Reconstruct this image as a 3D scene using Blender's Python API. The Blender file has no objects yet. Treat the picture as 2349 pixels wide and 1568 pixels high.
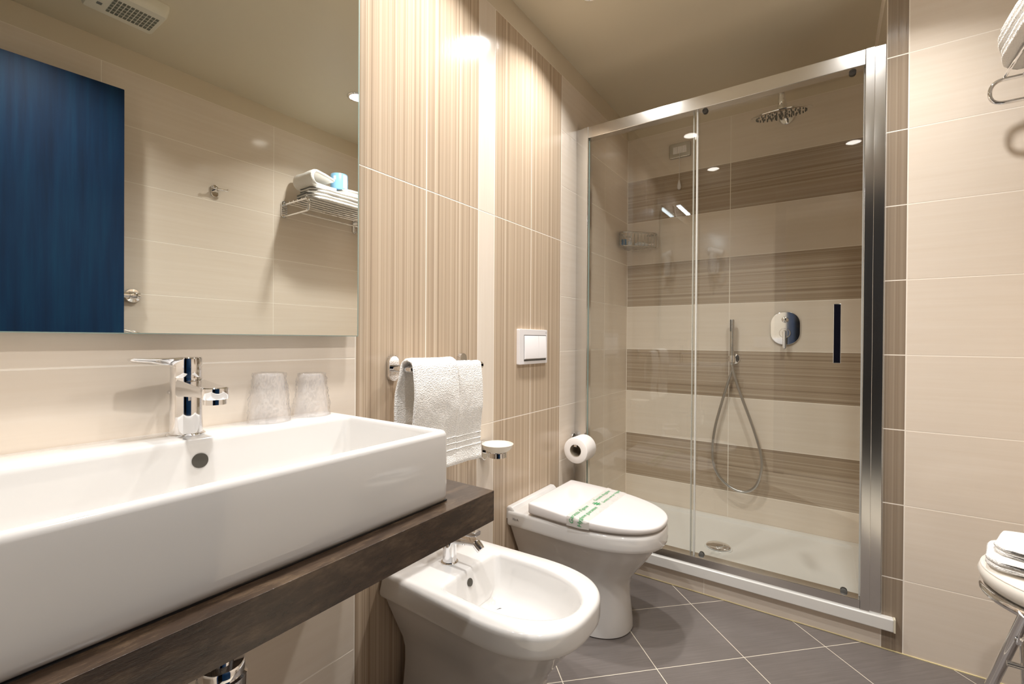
import bpy, bmesh, math, random
from mathutils import Vector, Matrix, noise as mnoise
random.seed(7)
PI = math.pi
S = bpy.context.scene
C = S.collection

# ------------------------------------------------------------------ camera, light level
def make_camera():
    yaw, pitch, roll = 0.60357, -0.00531, 0.00658
    f = Vector((-math.sin(yaw)*math.cos(pitch), math.cos(yaw)*math.cos(pitch), math.sin(pitch)))
    r = Vector((math.cos(yaw), math.sin(yaw), 0)); u = r.cross(f)
    c, s = math.cos(roll), math.sin(roll)
    r2 = c*r + s*u; u2 = -s*r + c*u
    cd = bpy.data.cameras.new('camera'); co = bpy.data.objects.new('camera', cd); C.objects.link(co)
    cd.sensor_width = 36.0; cd.sensor_fit = 'HORIZONTAL'; cd.lens = 36.0*1053.42/2349.0
    cd.clip_start = 0.01; cd.clip_end = 50
    m = Matrix((r2, u2, -f)).transposed().to_4x4(); m.translation = Vector((1.0031, 0.0, 1.03906))
    co.matrix_world = m; S.camera = co
make_camera()
W = bpy.data.worlds.new('world'); S.world = W; W.use_nodes = True
W.node_tree.nodes['Background'].inputs[0].default_value = (0.02, 0.02, 0.025, 1)
W.node_tree.nodes['Background'].inputs[1].default_value = 0.1
S.view_settings.view_transform = 'Standard'; S.view_settings.look = 'None'
S.view_settings.gamma = 1.0; S.view_settings.use_curve_mapping = False
S.view_settings.exposure = 0.06
S.cycles.use_denoising = True
S.cycles.max_bounces = 14; S.cycles.diffuse_bounces = 7; S.cycles.glossy_bounces = 8
S.cycles.transparent_max_bounces = 16; S.cycles.transmission_bounces = 10
S.cycles.sample_clamp_indirect = 6.0
S.cycles.caustics_reflective = False; S.cycles.caustics_refractive = False
DOWN_W = 7.4; DOWN_COL = (1.0, 0.978, 0.955)
LED_W = 2.6; LED_COL = (0.74, 0.87, 1.0)

# room numbers (metres): X from the basin wall, Y towards the shower, Z up
XR, YS, YB, YR, ZC, ZT = 1.645, 1.998, 2.6745, -0.12, 2.33, 2.236
XS = 1.157

# ------------------------------------------------------------------ materials
def srgb(r, g, b):
    f = lambda v: (v/255/12.92) if v/255 <= 0.04045 else ((v/255+0.055)/1.055)**2.4
    return (f(r), f(g), f(b), 1.0)
def mat(name, col, rough=0.5, metal=0.0, coat=0.0, spec=0.5, emit=None, trans=0.0, sss=0.0):
    m = bpy.data.materials.new(name); m.use_nodes = True
    b = m.node_tree.nodes['Principled BSDF']
    b.inputs['Base Color'].default_value = col if len(col) == 4 else (*col, 1)
    b.inputs['Roughness'].default_value = rough; b.inputs['Metallic'].default_value = metal
    b.inputs['Coat Weight'].default_value = coat; b.inputs['Coat Roughness'].default_value = 0.05
    b.inputs['Specular IOR Level'].default_value = spec
    b.inputs['Transmission Weight'].default_value = trans
    if emit:
        b.inputs['Emission Color'].default_value = (*emit[0], 1); b.inputs['Emission Strength'].default_value = emit[1]
    return m
def N(m, typ, **kw):
    n = m.node_tree.nodes.new(typ)
    for k, v in kw.items(): setattr(n, k, v)
    return n
def L(m, a, b): m.node_tree.links.new(a, b)
def pos_axis(m, axis, k, add=0.0):
    g = N(m, 'ShaderNodeNewGeometry'); s = N(m, 'ShaderNodeSeparateXYZ'); L(m, g.outputs['Position'], s.inputs[0])
    t = N(m, 'ShaderNodeMath', operation='MULTIPLY_ADD'); L(m, s.outputs[axis], t.inputs[0]); t.inputs[1].default_value = k; t.inputs[2].default_value = add
    return t.outputs[0]
def vec(m, sx, sy, sz):
    g = N(m, 'ShaderNodeNewGeometry'); v = N(m, 'ShaderNodeVectorMath', operation='MULTIPLY')
    L(m, g.outputs['Position'], v.inputs[0]); v.inputs[1].default_value = (sx, sy, sz); return v.outputs[0]
def ramp(m, fac, stops):
    r = N(m, 'ShaderNodeValToRGB'); L(m, fac, r.inputs[0]); e = r.color_ramp.elements
    while len(e) > 1: e.remove(e[-1])
    e[0].position, e[0].color = stops[0]
    for p, c in stops[1:]:
        x = e.new(p); x.color = c
    return r.outputs[0]
def bump(m, h, strength, dist):
    b = N(m, 'ShaderNodeBump'); b.inputs['Strength'].default_value = strength; b.inputs['Distance'].default_value = dist
    L(m, h, b.inputs['Height']); L(m, b.outputs[0], m.node_tree.nodes['Principled BSDF'].inputs['Normal'])
def setcol(m, out): L(m, out, m.node_tree.nodes['Principled BSDF'].inputs['Base Color'])
def noise(m, v, scale, detail=3, rough=0.55, dim='3D'):
    n = N(m, 'ShaderNodeTexNoise', noise_dimensions=dim); n.inputs['Scale'].default_value = scale
    n.inputs['Detail'].default_value = detail; n.inputs['Roughness'].default_value = rough
    L(m, v, n.inputs['W' if dim == '1D' else 'Vector']); return n.outputs['Fac']

def beige_mat(name, sc):
    m = mat(name, (1, 1, 1), 0.13, spec=0.36)
    n = noise(m, vec(m, *sc), 1.0, 4, 0.6)
    setcol(m, ramp(m, n, [(0.25, srgb(227, 214, 198)), (0.5, srgb(230, 218, 203)), (0.75, srgb(233, 222, 208))]))
    return m
def stripe_mat(name, axis, along, k=1.0, rib=0.25, fq=1.0):
    m = mat(name, (1, 1, 1), 0.16, spec=0.4)
    wob = noise(m, vec(m, *along), 1.0, 2)
    p = pos_axis(m, axis, 1.0)
    w = N(m, 'ShaderNodeMath', operation='MULTIPLY_ADD'); L(m, wob, w.inputs[0]); w.inputs[1].default_value = 0.0006; L(m, p, w.inputs[2])
    a = noise(m, w.outputs[0], 330*fq, 3, 0.7, '1D'); b = noise(m, w.outputs[0], 70*fq, 2, 0.6, '1D')
    mx = N(m, 'ShaderNodeMath', operation='MULTIPLY_ADD'); L(m, b, mx.inputs[0]); mx.inputs[1].default_value = 0.5
    h = N(m, 'ShaderNodeMath', operation='MULTIPLY'); L(m, a, h.inputs[0]); h.inputs[1].default_value = 0.5; L(m, h.outputs[0], mx.inputs[2])
    setcol(m, ramp(m, mx.outputs[0], [(p, srgb(r*k, g*k, b*k)) for p, r, g, b in ((0.28, 138, 119, 99), (0.43, 176, 156, 134), (0.55, 196, 177, 154), (0.70, 213, 198, 178))]))
    bump(m, mx.outputs[0], rib, 0.0012)
    return m
M = {}
M['beige_l'] = beige_mat('beige_tile_basin_wall', (1, 2.2, 60)); M['beige_b'] = beige_mat('beige_tile_shower_wall', (2.2, 1, 60))
M['beige_v'] = beige_mat('beige_tile_upright', (1, 60, 2.2))
M['stripe_y'] = stripe_mat('striped_tile_upright', 1, (1, 8, 1.2), 1.03); M['stripe_z'] = stripe_mat('striped_tile_lengthwise', 2, (1.2, 1, 8), 0.93)  # same tile twice; dimmer shower light is put into the darker copy
M['stripe_x'] = stripe_mat('striped_tile_narrow', 0, (8, 1, 1.2), 0.80, 0.6, 2.6)
M['grout'] = mat('cream_grout', srgb(246, 238, 226), 0.7)
M['paint'] = mat('cream_wall_paint', srgb(218, 206, 184), 0.6)
M['ceil'] = mat('ceiling_paint', srgb(215, 206, 184), 0.45)
M['fgrout'] = mat('floor_grout', srgb(226, 216, 198), 0.8)
def floor_mat():
    m = mat('grey_floor_tile', (1, 1, 1), 0.33, spec=0.4)
    g = N(m, 'ShaderNodeNewGeometry'); r = N(m, 'ShaderNodeVectorRotate', rotation_type='Z_AXIS'); L(m, g.outputs['Position'], r.inputs['Vector']); r.inputs['Angle'].default_value = PI/4
    v = N(m, 'ShaderNodeVectorMath', operation='MULTIPLY'); L(m, r.outputs[0], v.inputs[0]); v.inputs[1].default_value = (240, 6, 1)
    n = noise(m, v.outputs[0], 1.0, 3, 0.6); n2 = noise(m, vec(m, 4, 4, 4), 1.0, 3)
    a = N(m, 'ShaderNodeMath', operation='MULTIPLY_ADD'); L(m, n, a.inputs[0]); a.inputs[1].default_value = 0.6
    b = N(m, 'ShaderNodeMath', operation='MULTIPLY'); L(m, n2, b.inputs[0]); b.inputs[1].default_value = 0.4; L(m, b.outputs[0], a.inputs[2])
    setcol(m, ramp(m, a.outputs[0], [(0.3, srgb(101, 94, 90)), (0.5, srgb(112, 105, 101)), (0.7, srgb(122, 115, 111))]))
    bump(m, n, 0.12, 0.0005); return m
M['floor'] = floor_mat()
M['ceramic'] = mat('white_ceramic', srgb(216, 213, 209), 0.08, coat=0.6)
M['lidwhite'] = mat('white_duroplast', srgb(224, 219, 216), 0.14)
M['acrylic'] = mat('white_acrylic', srgb(228, 226, 221), 0.2)
M['chrome'] = mat('chrome', (0.86, 0.86, 0.87), 0.05, 1.0)
M['steel'] = mat('brushed_steel', (0.55, 0.54, 0.52), 0.22, 1.0)
def alu_mat():
    m = mat('brushed_aluminium', (0.80, 0.79, 0.77), 0.19, 1.0)
    return m
M['alu'] = alu_mat()
def glass_mat(name, tint, ior=1.5):
    m = bpy.data.materials.new(name); m.use_nodes = True; t = m.node_tree; t.nodes.clear()
    o = N(m, 'ShaderNodeOutputMaterial'); mx = N(m, 'ShaderNodeMixShader'); fr = N(m, 'ShaderNodeFresnel'); fr.inputs[0].default_value = ior
    tr = N(m, 'ShaderNodeBsdfTransparent'); tr.inputs[0].default_value = (*tint, 1); gl = N(m, 'ShaderNodeBsdfGlossy'); gl.inputs['Roughness'].default_value = 0.0
    ge = N(m, 'ShaderNodeNewGeometry'); io = N(m, 'ShaderNodeMapRange'); io.inputs['To Min'].default_value = ior; io.inputs['To Max'].default_value = 1/ior
    L(m, ge.outputs['Backfacing'], io.inputs['Value']); L(m, io.outputs[0], fr.inputs[0])
    L(m, fr.outputs[0], mx.inputs[0]); L(m, tr.outputs[0], mx.inputs[1]); L(m, gl.outputs[0], mx.inputs[2]); L(m, mx.outputs[0], o.inputs[0]); return m
M['glass'] = glass_mat('shower_glass', (0.975, 0.98, 0.968))
M['film'] = glass_mat('clear_film', (0.985, 0.985, 0.99), 1.9)
def frost_mat(name, col, alpha, rough):
    m = mat(name, col, rough); b = m.node_tree.nodes['Principled BSDF']; b.inputs['Alpha'].default_value = alpha; return m
M['cup'] = frost_mat('clear_plastic_cup', srgb(244, 243, 246), 0.13, 0.08)
M['frost'] = frost_mat('frosted_glass', srgb(240, 234, 222), 0.86, 0.4)
M['seal'] = frost_mat('clear_seal', srgb(235, 235, 230), 0.6, 0.25)
M['gedge'] = mat('glass_edge', srgb(150, 168, 160), 0.15)
M['mirror'] = mat('mirror_silver', (0.81, 0.825, 0.785), 0.0, 1.0)
def counter_mat():
    m = mat('dark_stone_laminate', (1, 1, 1), 0.26, spec=0.75)
    n = noise(m, vec(m, 46, 14, 46), 1.0, 6, 0.7)
    setcol(m, ramp(m, n, [(0.3, srgb(45, 34, 26)), (0.5, srgb(62, 48, 37)), (0.72, srgb(98, 80, 62))]))
    bump(m, n, 0.35, 0.002); return m
M['counter'] = counter_mat()
def towel_mat():
    m = mat('white_terry', srgb(243, 240, 234), 0.95, spec=0.15)
    v = N(m, 'ShaderNodeTexVoronoi'); v.inputs['Scale'].default_value = 300; g = N(m, 'ShaderNodeNewGeometry'); L(m, g.outputs['Position'], v.inputs['Vector'])
    n = noise(m, vec(m, 1, 1, 1), 170, 4, 0.75)
    a = N(m, 'ShaderNodeMath', operation='ADD'); L(m, v.outputs['Distance'], a.inputs[0]); L(m, n, a.inputs[1])
    bump(m, a.outputs[0], 0.6, 0.0032)
    setcol(m, ramp(m, a.outputs[0], [(0.3, srgb(238, 233, 226)), (0.8, srgb(250, 248, 244))])); return m
M['towel'] = towel_mat()
M['paper'] = mat('tissue_paper', srgb(243, 238, 233), 0.9, spec=0.2)
M['bandpaper'] = mat('paper_band', srgb(242, 239, 235), 0.55)
M['card'] = mat('grey_cardboard', srgb(150, 138, 118), 0.9)
M['plastic'] = mat('white_plastic', srgb(240, 236, 236), 0.25)
M['dryer'] = mat('dryer_plastic', srgb(232, 230, 226), 0.3)
def door_mat():
    m = mat('blue_stained_veneer', (1, 1, 1), 0.5, spec=0.2)
    n = noise(m, vec(m, 30, 30, 1.6), 1.0, 4, 0.6)
    setcol(m, ramp(m, n, [(0.3, srgb(4, 30, 58)), (0.5, srgb(6, 42, 74)), (0.7, srgb(9, 54, 84))])); return m
M['door'] = door_mat()
M['dframe'] = mat('blue_door_frame', srgb(14, 48, 84), 0.4)
M['dark_reflection'] = mat('painted_dark_reflection', srgb(18, 18, 26), 0.08)  # painted stand-in for chrome reflecting the dark doorway
M['hole_shade'] = mat('painted_hole_shade', srgb(70, 66, 58), 0.5)  # dark colour stands in for shade inside the overflow openings
M['rubber'] = mat('dark_silicone', srgb(24, 22, 22), 0.3)
M['nozzle'] = mat('grey_rubber', srgb(90, 88, 84), 0.5)
M['silicone'] = mat('white_silicone', srgb(226, 218, 196), 0.4)
M['caulk'] = mat('yellowed_caulk', srgb(236, 222, 170), 0.5)
M['green'] = mat('green_ink', srgb(40, 160, 90), 0.6)
M['ink'] = mat('grey_ink', srgb(96, 88, 82), 0.6)
M['blue'] = mat('blue_label', srgb(40, 120, 170), 0.4)
M['wrap'] = mat('light_blue_wrapper', srgb(142, 198, 238), 0.35)
M['wrapw'] = mat('white_wrapper', srgb(236, 240, 246), 0.35)
M['redink'] = mat('red_print', srgb(190, 90, 100), 0.5)
M['vinyl'] = mat('white_vinyl', srgb(238, 232, 222), 0.35)
M['hose'] = mat('metal_hose', (0.52, 0.51, 0.49), 0.3, 1.0)
M['hall'] = mat('hall_wall_darkened', srgb(44, 39, 36), 0.7)  # colour darkened to paint in the dimness of the hall
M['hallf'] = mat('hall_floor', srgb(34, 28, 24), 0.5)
M['lens'] = mat('lit_lens', (1, 1, 1), 0.3, emit=((1.0, 0.95, 0.88), 14.0))
M['led'] = mat('lit_led', (1, 1, 1), 0.3, emit=((0.82, 0.92, 1.0), 14.0))
M['grille'] = mat('painted_slot_shade', srgb(110, 112, 100), 0.6)  # grey colour painted for the shade between the grille bars
M['fan'] = mat('fan_plastic', srgb(226, 222, 206), 0.4)
M['redled'] = mat('fan_indicator', srgb(120, 124, 122), 0.3)

# ------------------------------------------------------------------ object helpers
def thing(name, label, cat, loc=(0, 0, 0), group=None, kind=None):
    o = bpy.data.objects.new(name, None); C.objects.link(o); o.location = loc; o.empty_display_size = 0.05
    tag(o, label, cat, group, kind); return o
def tag(o, label=None, cat=None, group=None, kind=None):
    for k, v in (('label', label), ('category', cat), ('group', group), ('kind', kind)):
        if v: o[k] = v
    return o
def wloc(o):
    v = Vector((0, 0, 0))
    while o: v += o.location; o = o.parent
    return v
def link(name, me, m, parent=None, loc=None):
    o = bpy.data.objects.new(name, me); C.objects.link(o)
    if m and not me.materials: me.materials.append(M[m] if isinstance(m, str) else m)
    if loc is not None: o.location = loc
    if parent: o.parent = parent; o.location = Vector(o.location) - wloc(parent)
    return o
def obj(name, bm, m, parent=None, sharp=35, kind=None, label=None):
    """one mesh object; vertices are given in world metres"""
    me = bpy.data.meshes.new(name); bmesh.ops.recalc_face_normals(bm, faces=bm.faces[:]); bm.to_mesh(me); bm.free()
    me.shade_smooth()
    if sharp: me.set_sharp_from_angle(angle=math.radians(sharp))
    base = wloc(parent) if parent else None
    if base is None:
        lo = [min(v.co[i] for v in me.vertices) for i in range(3)]; hi = [max(v.co[i] for v in me.vertices) for i in range(3)]
        base = Vector(((lo[0]+hi[0])/2, (lo[1]+hi[1])/2, lo[2]))
        me.transform(Matrix.Translation(-base)); o = link(name, me, m, None, base)
    else:
        me.transform(Matrix.Translation(-base)); o = link(name, me, m, None, (0, 0, 0)); o.parent = parent
    if BEV[0] and sharp:
        w = o.modifiers.new('weighted', 'WEIGHTED_NORMAL'); w.keep_sharp = True; BEV[0] = False
    if kind: o['kind'] = kind
    if label: o['label'] = label
    return o
BEV = [False]
def B(): BEV[0] = False; return bmesh.new()
def box(bm, lo, hi, bev=0.0, seg=2, rot=None, org=None):
    g = bmesh.ops.create_cube(bm, size=1.0)['verts']
    for v in g: v.co = Vector(((lo[i]+hi[i])/2 + v.co[i]*(hi[i]-lo[i]) for i in range(3)))
    if bev:
        BEV[0] = True
        es = list({e for v in g for e in v.link_edges})
        r = bmesh.ops.bevel(bm, geom=es, offset=bev, segments=seg, affect='EDGES', profile=0.5)
        g = list({v for f in r['faces'] for v in f.verts} | {v for v in g if v.is_valid})
    if rot is not None:
        for v in g: v.co = Vector(org) + rot @ (v.co - Vector(org))
    return bm
def frame_of(d):
    d = Vector(d).normalized(); a = Vector((0, 0, 1)) if abs(d.z) < 0.9 else Vector((1, 0, 0))
    x = a.cross(d).normalized(); return x, d.cross(x), d
def loft(bm, rings, cap0=True, cap1=True, closed=True):
    vs = [[bm.verts.new(p) for p in r] for r in rings]; n = len(vs[0])
    for a, b in zip(vs, vs[1:]):
        for i in range(n if closed else n-1):
            j = (i+1) % n; bm.faces.new((a[i], a[j], b[j], b[i]))
    if cap0: bm.faces.new(list(reversed(vs[0])))
    if cap1: bm.faces.new(vs[-1])
    return vs
def lathe(bm, org, axis, prof, n=28, cap0=True, cap1=True):
    x, y, d = frame_of(axis); o = Vector(org)
    return loft(bm, [[o + d*h + (x*math.cos(2*PI*k/n) + y*math.sin(2*PI*k/n))*r for k in range(n)] for r, h in prof], cap0, cap1)
def cyl(bm, a, b, r, n=20, bev=0.0):
    a, b = Vector(a), Vector(b); h = (b-a).length
    pr = [(r-bev, 0), (r, bev), (r, h-bev), (r-bev, h)] if bev else [(r, 0), (r, h)]
    return lathe(bm, a, b-a, pr, n)
def catmull(P, n=8, closed=False):
    P = [Vector(p) for p in P]; out = []; m = len(P)
    for i in range(m if closed else m-1):
        g = lambda k: P[k % m] if closed else P[max(0, min(m-1, k))]
        p0, p1, p2, p3 = g(i-1), g(i), g(i+1), g(i+2)
        for k in range(n):
            t = k/n; out.append(0.5*((2*p1) + (p2-p0)*t + (2*p0-5*p1+4*p2-p3)*t*t + (3*p1-p0-3*p2+p3)*t**3))
    if not closed: out.append(P[-1])
    return out
def fillet(P, r, n=6):
    """polyline with rounded corners"""
    P = [Vector(p) for p in P]; out = [P[0]]
    for a, b, c in zip(P, P[1:], P[2:]):
        d1, d2 = (a-b).normalized(), (c-b).normalized(); rr = min(r, (a-b).length*0.49, (c-b).length*0.49)
        p, q = b + d1*rr, b + d2*rr
        for k in range(n+1):
            t = k/n; out.append((1-t)**2*p + 2*t*(1-t)*b + t*t*q)
    out.append(P[-1]); return out
def tube(bm, P, r, n=10, closed=False):
    P = [Vector(p) for p in P]; m = len(P); rings = []
    t0 = (P[1]-P[0]).normalized(); x, y, _ = frame_of(t0)
    for i, p in enumerate(P):
        t = (P[(i+1) % m]-P[i-1]) if closed else (P[min(i+1, m-1)]-P[max(i-1, 0)])
        t.normalize(); x = (x - t*x.dot(t)).normalized(); y = t.cross(x)
        rr = r(i/(m-1)) if callable(r) else r
        rings.append([p + (x*math.cos(2*PI*k/n) + y*math.sin(2*PI*k/n))*rr for k in range(n)])
    if closed: rings.append(rings[0]); loft(bm, rings, False, False); bmesh.ops.remove_doubles(bm, verts=bm.verts[:], dist=1e-6)
    else: loft(bm, rings)
    return bm
def rrect(x0, x1, y0, y1, r, z, n=6):
    out = []
    for cx, cy, a0 in ((x1-r, y1-r, 0), (x0+r, y1-r, 90), (x0+r, y0+r, 180), (x1-r, y0+r, 270)):
        for k in range(n+1):
            a = math.radians(a0+90*k/n); out.append(Vector((cx+r*math.cos(a), cy+r*math.sin(a), z)))
    return out
def stadium(bm, org, normal, up, w, h, t, bev=0.002, n=10, rr=None):
    """rounded plate standing on org, facing normal; w across, h along up, t thick"""
    nn = Vector(normal).normalized(); uu = Vector(up).normalized(); ss = uu.cross(nn); o = Vector(org); rr = rr or w/2-1e-5
    BEV[0] = True
    def ring(ins, d): return [o + nn*d + ss*p.x + uu*p.y for p in rrect(-w/2+ins, w/2-ins, -h/2+ins, h/2-ins, max(rr-ins, 1e-4), 0, n)]
    return loft(bm, [ring(0, 0), ring(0, t-bev), ring(bev*0.3, t-bev*0.3), ring(bev, t)])
def jitter(bm, amp, sc, seed=0.0):
    for v in bm.verts:
        p = v.co*sc + Vector((seed, seed*1.7, seed*0.3)); v.co += Vector((mnoise.noise(p), mnoise.noise(p+Vector((9, 2, 5))), mnoise.noise(p+Vector((3, 8, 1)))))*amp
def sheet(bm, path, thick, ext, a0, a1, nseg, wav=0.0, seed=0.0):
    """thick cloth: path (2D points u,v) swept along an axis; ext(u,v,s)->Vector"""
    m = len(path); nr = []
    for i in range(m):
        a, b = path[max(i-1, 0)], path[min(i+1, m-1)]; t = Vector((b[0]-a[0], b[1]-a[1])).normalized(); nr.append((-t.y, t.x))
    h = thick/2; ring = [(p[0]+n[0]*h, p[1]+n[1]*h) for p, n in zip(path, nr)]
    t = Vector((path[-1][0]-path[-2][0], path[-1][1]-path[-2][1])).normalized(); ring.append((path[-1][0]+t.x*h*0.7, path[-1][1]+t.y*h*0.7))
    ring += [(p[0]-n[0]*h, p[1]-n[1]*h) for p, n in reversed(list(zip(path, nr)))]
    t = Vector((path[0][0]-path[1][0], path[0][1]-path[1][1])).normalized(); ring.append((path[0][0]+t.x*h*0.7, path[0][1]+t.y*h*0.7))
    rings = []
    cx = sum(p[0] for p in path)/m; cy = sum(p[1] for p in path)/m
    for k in range(nseg+1):
        s = a0+(a1-a0)*k/nseg
        e = 0.6 if k in (0, nseg) else 1.0
        rr = []
        for i, (u, v) in enumerate(ring):
            j = i if i < m else (2*m-i if i <= 2*m else 0); j = max(0, min(m-1, j)); pu, pv = path[j]
            rr.append(ext(pu+(u-pu)*e, pv+(v-pv)*e, s + (0 if 0 < k < nseg else (-1 if k == 0 else 1)*0.0)))
        rings.append(rr)
    loft(bm, rings)
    if wav: jitter(bm, wav, 14, seed)
    return bm
def text_verts(txt, size, shear=0.0):
    cu = bpy.data.curves.new('lettering', 'FONT'); cu.body = txt; cu.size = size; cu.shear = shear; cu.resolution_u = 3
    o = bpy.data.objects.new('lettering', cu); me = bpy.data.meshes.new_from_object(o)
    vs = [v.co.copy() for v in me.vertices]; fs = [tuple(p.vertices) for p in me.polygons]
    bpy.data.objects.remove(o); bpy.data.curves.remove(cu); bpy.data.meshes.remove(me); return vs, fs
def lettering(name, txt, size, fn, m, parent, shear=0.0, center=False):
    vs, fs = text_verts(txt, size, shear)
    if center:
        c = (min(v.x for v in vs)+max(v.x for v in vs))/2
        for v in vs: v.x -= c
    bm = B(); bv = [bm.verts.new(fn(v.x, v.y)) for v in vs]
    for f in fs:
        try: bm.faces.new([bv[i] for i in f])
        except ValueError: pass
    me = bpy.data.meshes.new(name); base = wloc(parent); bm.to_mesh(me); bm.free(); me.transform(Matrix.Translation(-base))
    o = link(name, me, m, None, (0, 0, 0)); o.parent = parent; return o

# ------------------------------------------------------------------ tiles
GAP = 0.0034
_tc = {}
def tile(parent, face, a0, a1, b0, b1, plane, m):
    """face: '+X','-X','-Y','+Y','+Z' outward; a,b run along the wall and up (or x,y on the floor)"""
    g = GAP/2; w, h = a1-a0-GAP, b1-b0-GAP
    if w < 0.004 or h < 0.004: return
    key = (face, round(w, 4), round(h, 4), m)
    if key not in _tc:
        T, c = 0.006, 0.0004
        q = [(0, 0), (w, 0), (w, h), (0, h)]; qi = [(c, c), (w-c, c), (w-c, h-c), (c, h-c)]
        mp = {'+X': lambda a, b, d: (d, a, b), '-X': lambda a, b, d: (-d, a, b), '-Y': lambda a, b, d: (a, -d, b), '+Y': lambda a, b, d: (a, d, b)}[face]
        vs = [mp(*p, -T) for p in q] + [mp(*p, -c) for p in q] + [mp(*p, 0) for p in qi]
        fs = [(4, 5, 9, 8), (5, 6, 10, 9), (6, 7, 11, 10), (7, 4, 8, 11), (8, 9, 10, 11), (0, 1, 5, 4), (1, 2, 6, 5), (2, 3, 7, 6), (3, 0, 4, 7), (3, 2, 1, 0)]
        me = bpy.data.meshes.new('tile'); me.from_pydata(vs, [], fs); me.materials.append(M[m])
        bm = B(); bm.from_mesh(me); bmesh.ops.recalc_face_normals(bm, faces=bm.faces[:]); bm.to_mesh(me); bm.free()
        _tc[key] = me
    loc = {'X': (plane, a0+g, b0+g), 'Y': (a0+g, plane, b0+g)}[face[1]]
    link('tile', _tc[key], None, parent, loc)
def cuts(lo, hi, first, step):
    c = [lo]; x = first
    while x <= lo+0.004: x += step
    while x < hi-0.004: c.append(x); x += step
    c.append(hi); return list(zip(c, c[1:]))
def struct(name, bm, m): return obj(name, bm, m, None, 30, 'structure')

# ------------------------------------------------------------------ the room
floor = struct('floor', box(B(), (-0.03, YR-0.12, -0.05), (XR+0.03, 2.02, -0.0004)), 'fgrout')
def clip(poly, inside, inter):
    out = []
    for a, b in zip(poly, poly[1:]+poly[:1]):
        if inside(a): out.append(a)
        if inside(a) != inside(b): out.append(inter(a, b))
    return out
def clip_rect(poly, x0, x1, y0, y1):
    for ax, val, sg in ((0, x0, 1), (0, x1, -1), (1, y0, 1), (1, y1, -1)):
        if not poly: return []
        poly = clip(poly, lambda p: sg*(p[ax]-val) >= 0, lambda a, b: tuple(a[i]+(b[i]-a[i])*(val-a[ax])/(b[ax]-a[ax]) for i in (0, 1)))
    return poly
SP = 0.4385
for i in range(-2, 9):
    for j in range(-9, 4):
        s0, s1 = 2.0205+SP*(i-5)+0.002, 2.0205+SP*(i-4)-0.002
        d0, d1 = -1.331+SP*j+0.002, -1.331+SP*(j+1)-0.002
        q = [((s+d)/2, (s-d)/2) for s, d in ((s0, d0), (s0, d1), (s1, d1), (s1, d0))]
        q = clip_rect(q, 0.0, XR, YR-0.1, YS-0.001)
        q = [p for k, p in enumerate(q) if math.dist(p, q[k-1]) > 1e-4]
        if len(q) < 3: continue
        bm = B(); lo = [bm.verts.new((*p, -0.006)) for p in q]; hi = [bm.verts.new((*p, 0.0)) for p in q]
        bm.faces.new(hi); bm.faces.new(lo[::-1])
        for k in range(len(q)): bm.faces.new((lo[k-1], lo[k], hi[k], hi[k-1]))
        obj('tile', bm, 'floor', floor, 30)
ceiling = struct('ceiling', box(B(), (-0.03, YR-0.1, ZC), (XR+0.03, YB+0.03, ZC+0.06)), 'ceil')

wl = struct('wall_left', box(B(), (-0.06, YR-0.1, 0), (-0.0004, YB+0.06, ZC)), 'grout')
for z0, z1 in cuts(0, ZT, 0.239, 0.25):
    for y0, y1 in ((YR, -0.005), (-0.005, 0.745)): tile(wl, '+X', y0, y1, z0, z1, 0, 'beige_l')
    for y0, y1 in ((1.838, 2.338), (2.338, YB)): tile(wl, '+X', y0, y1, z0, z1, 0, 'beige_l')
for z0, z1 in cuts(0, ZT, 0.739, 0.75):
    for y0, y1, m in ((0.745, 0.995, 'stripe_y'), (0.995, 1.245, 'stripe_y'), (1.245, 1.338, 'beige_v'), (1.338, 1.588, 'stripe_y'), (1.588, 1.838, 'stripe_y')):
        tile(wl, '+X', y0, y1, z0, z1, 0, m)
obj('painted_band', box(B(), (-0.004, YR, ZT), (-0.0001, YB, ZC)), 'paint', wl)

wb = struct('wall_back', box(B(), (-0.06, YB+0.0004, 0), (XR+0.06, YB+0.06, ZC)), 'grout')
for k, (z0, z1) in enumerate(cuts(0, ZT, 0.238, 0.25)):
    for x0, x1 in ((0, 0.566), (0.566, XS)): tile(wb, '-Y', x0, x1, z0, z1, YB, 'stripe_z' if (k % 2 == 1 and z1 < 2.1) else 'beige_b')
obj('painted_band', box(B(), (0, YB+0.0001, ZT), (XS, YB+0.004, ZC)), 'paint', wb)

# wall returning from the shower opening to the right wall, with the shower's inner side wall
we = struct('wall_end', box(B(), (XS+0.0004, YS+0.0004, 0), (XR+0.06, YB+0.002, ZC)), 'grout')
for z0, z1 in cuts(0, ZT, 0.246, 0.25):
    tile(we, '-Y', XS, 1.215, z0, z1, YS, 'stripe_x'); tile(we, '-Y', 1.215, XR, z0, z1, YS, 'beige_b')
    tile(we, '-X', YS, YB, z0, z1, XS, 'beige_l')
obj('painted_band', box(B(), (XS, YS+0.0001, ZT), (XR, YS+0.004, ZC)), 'paint', we)
obj('caulk_line', box(B(), (XS, YS-0.0025, -0.001), (XR, YS+0.001, 0.0025)), 'caulk', we)
bs = struct('baseboard_shower', box(B(), (-0.001, YS+0.0004, 0), (XS, YS+0.05, 0.072)), 'grout')
obj('caulk_line', box(B(), (0, YS-0.0022, -0.001), (XS, YS+0.001, 0.002)), 'caulk', bs)
for x0, x1 in ((0, 0.59), (0.59, XS)): tile(bs, '-Y', x0, x1, 0, 0.074, YS, 'beige_b')

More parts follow.
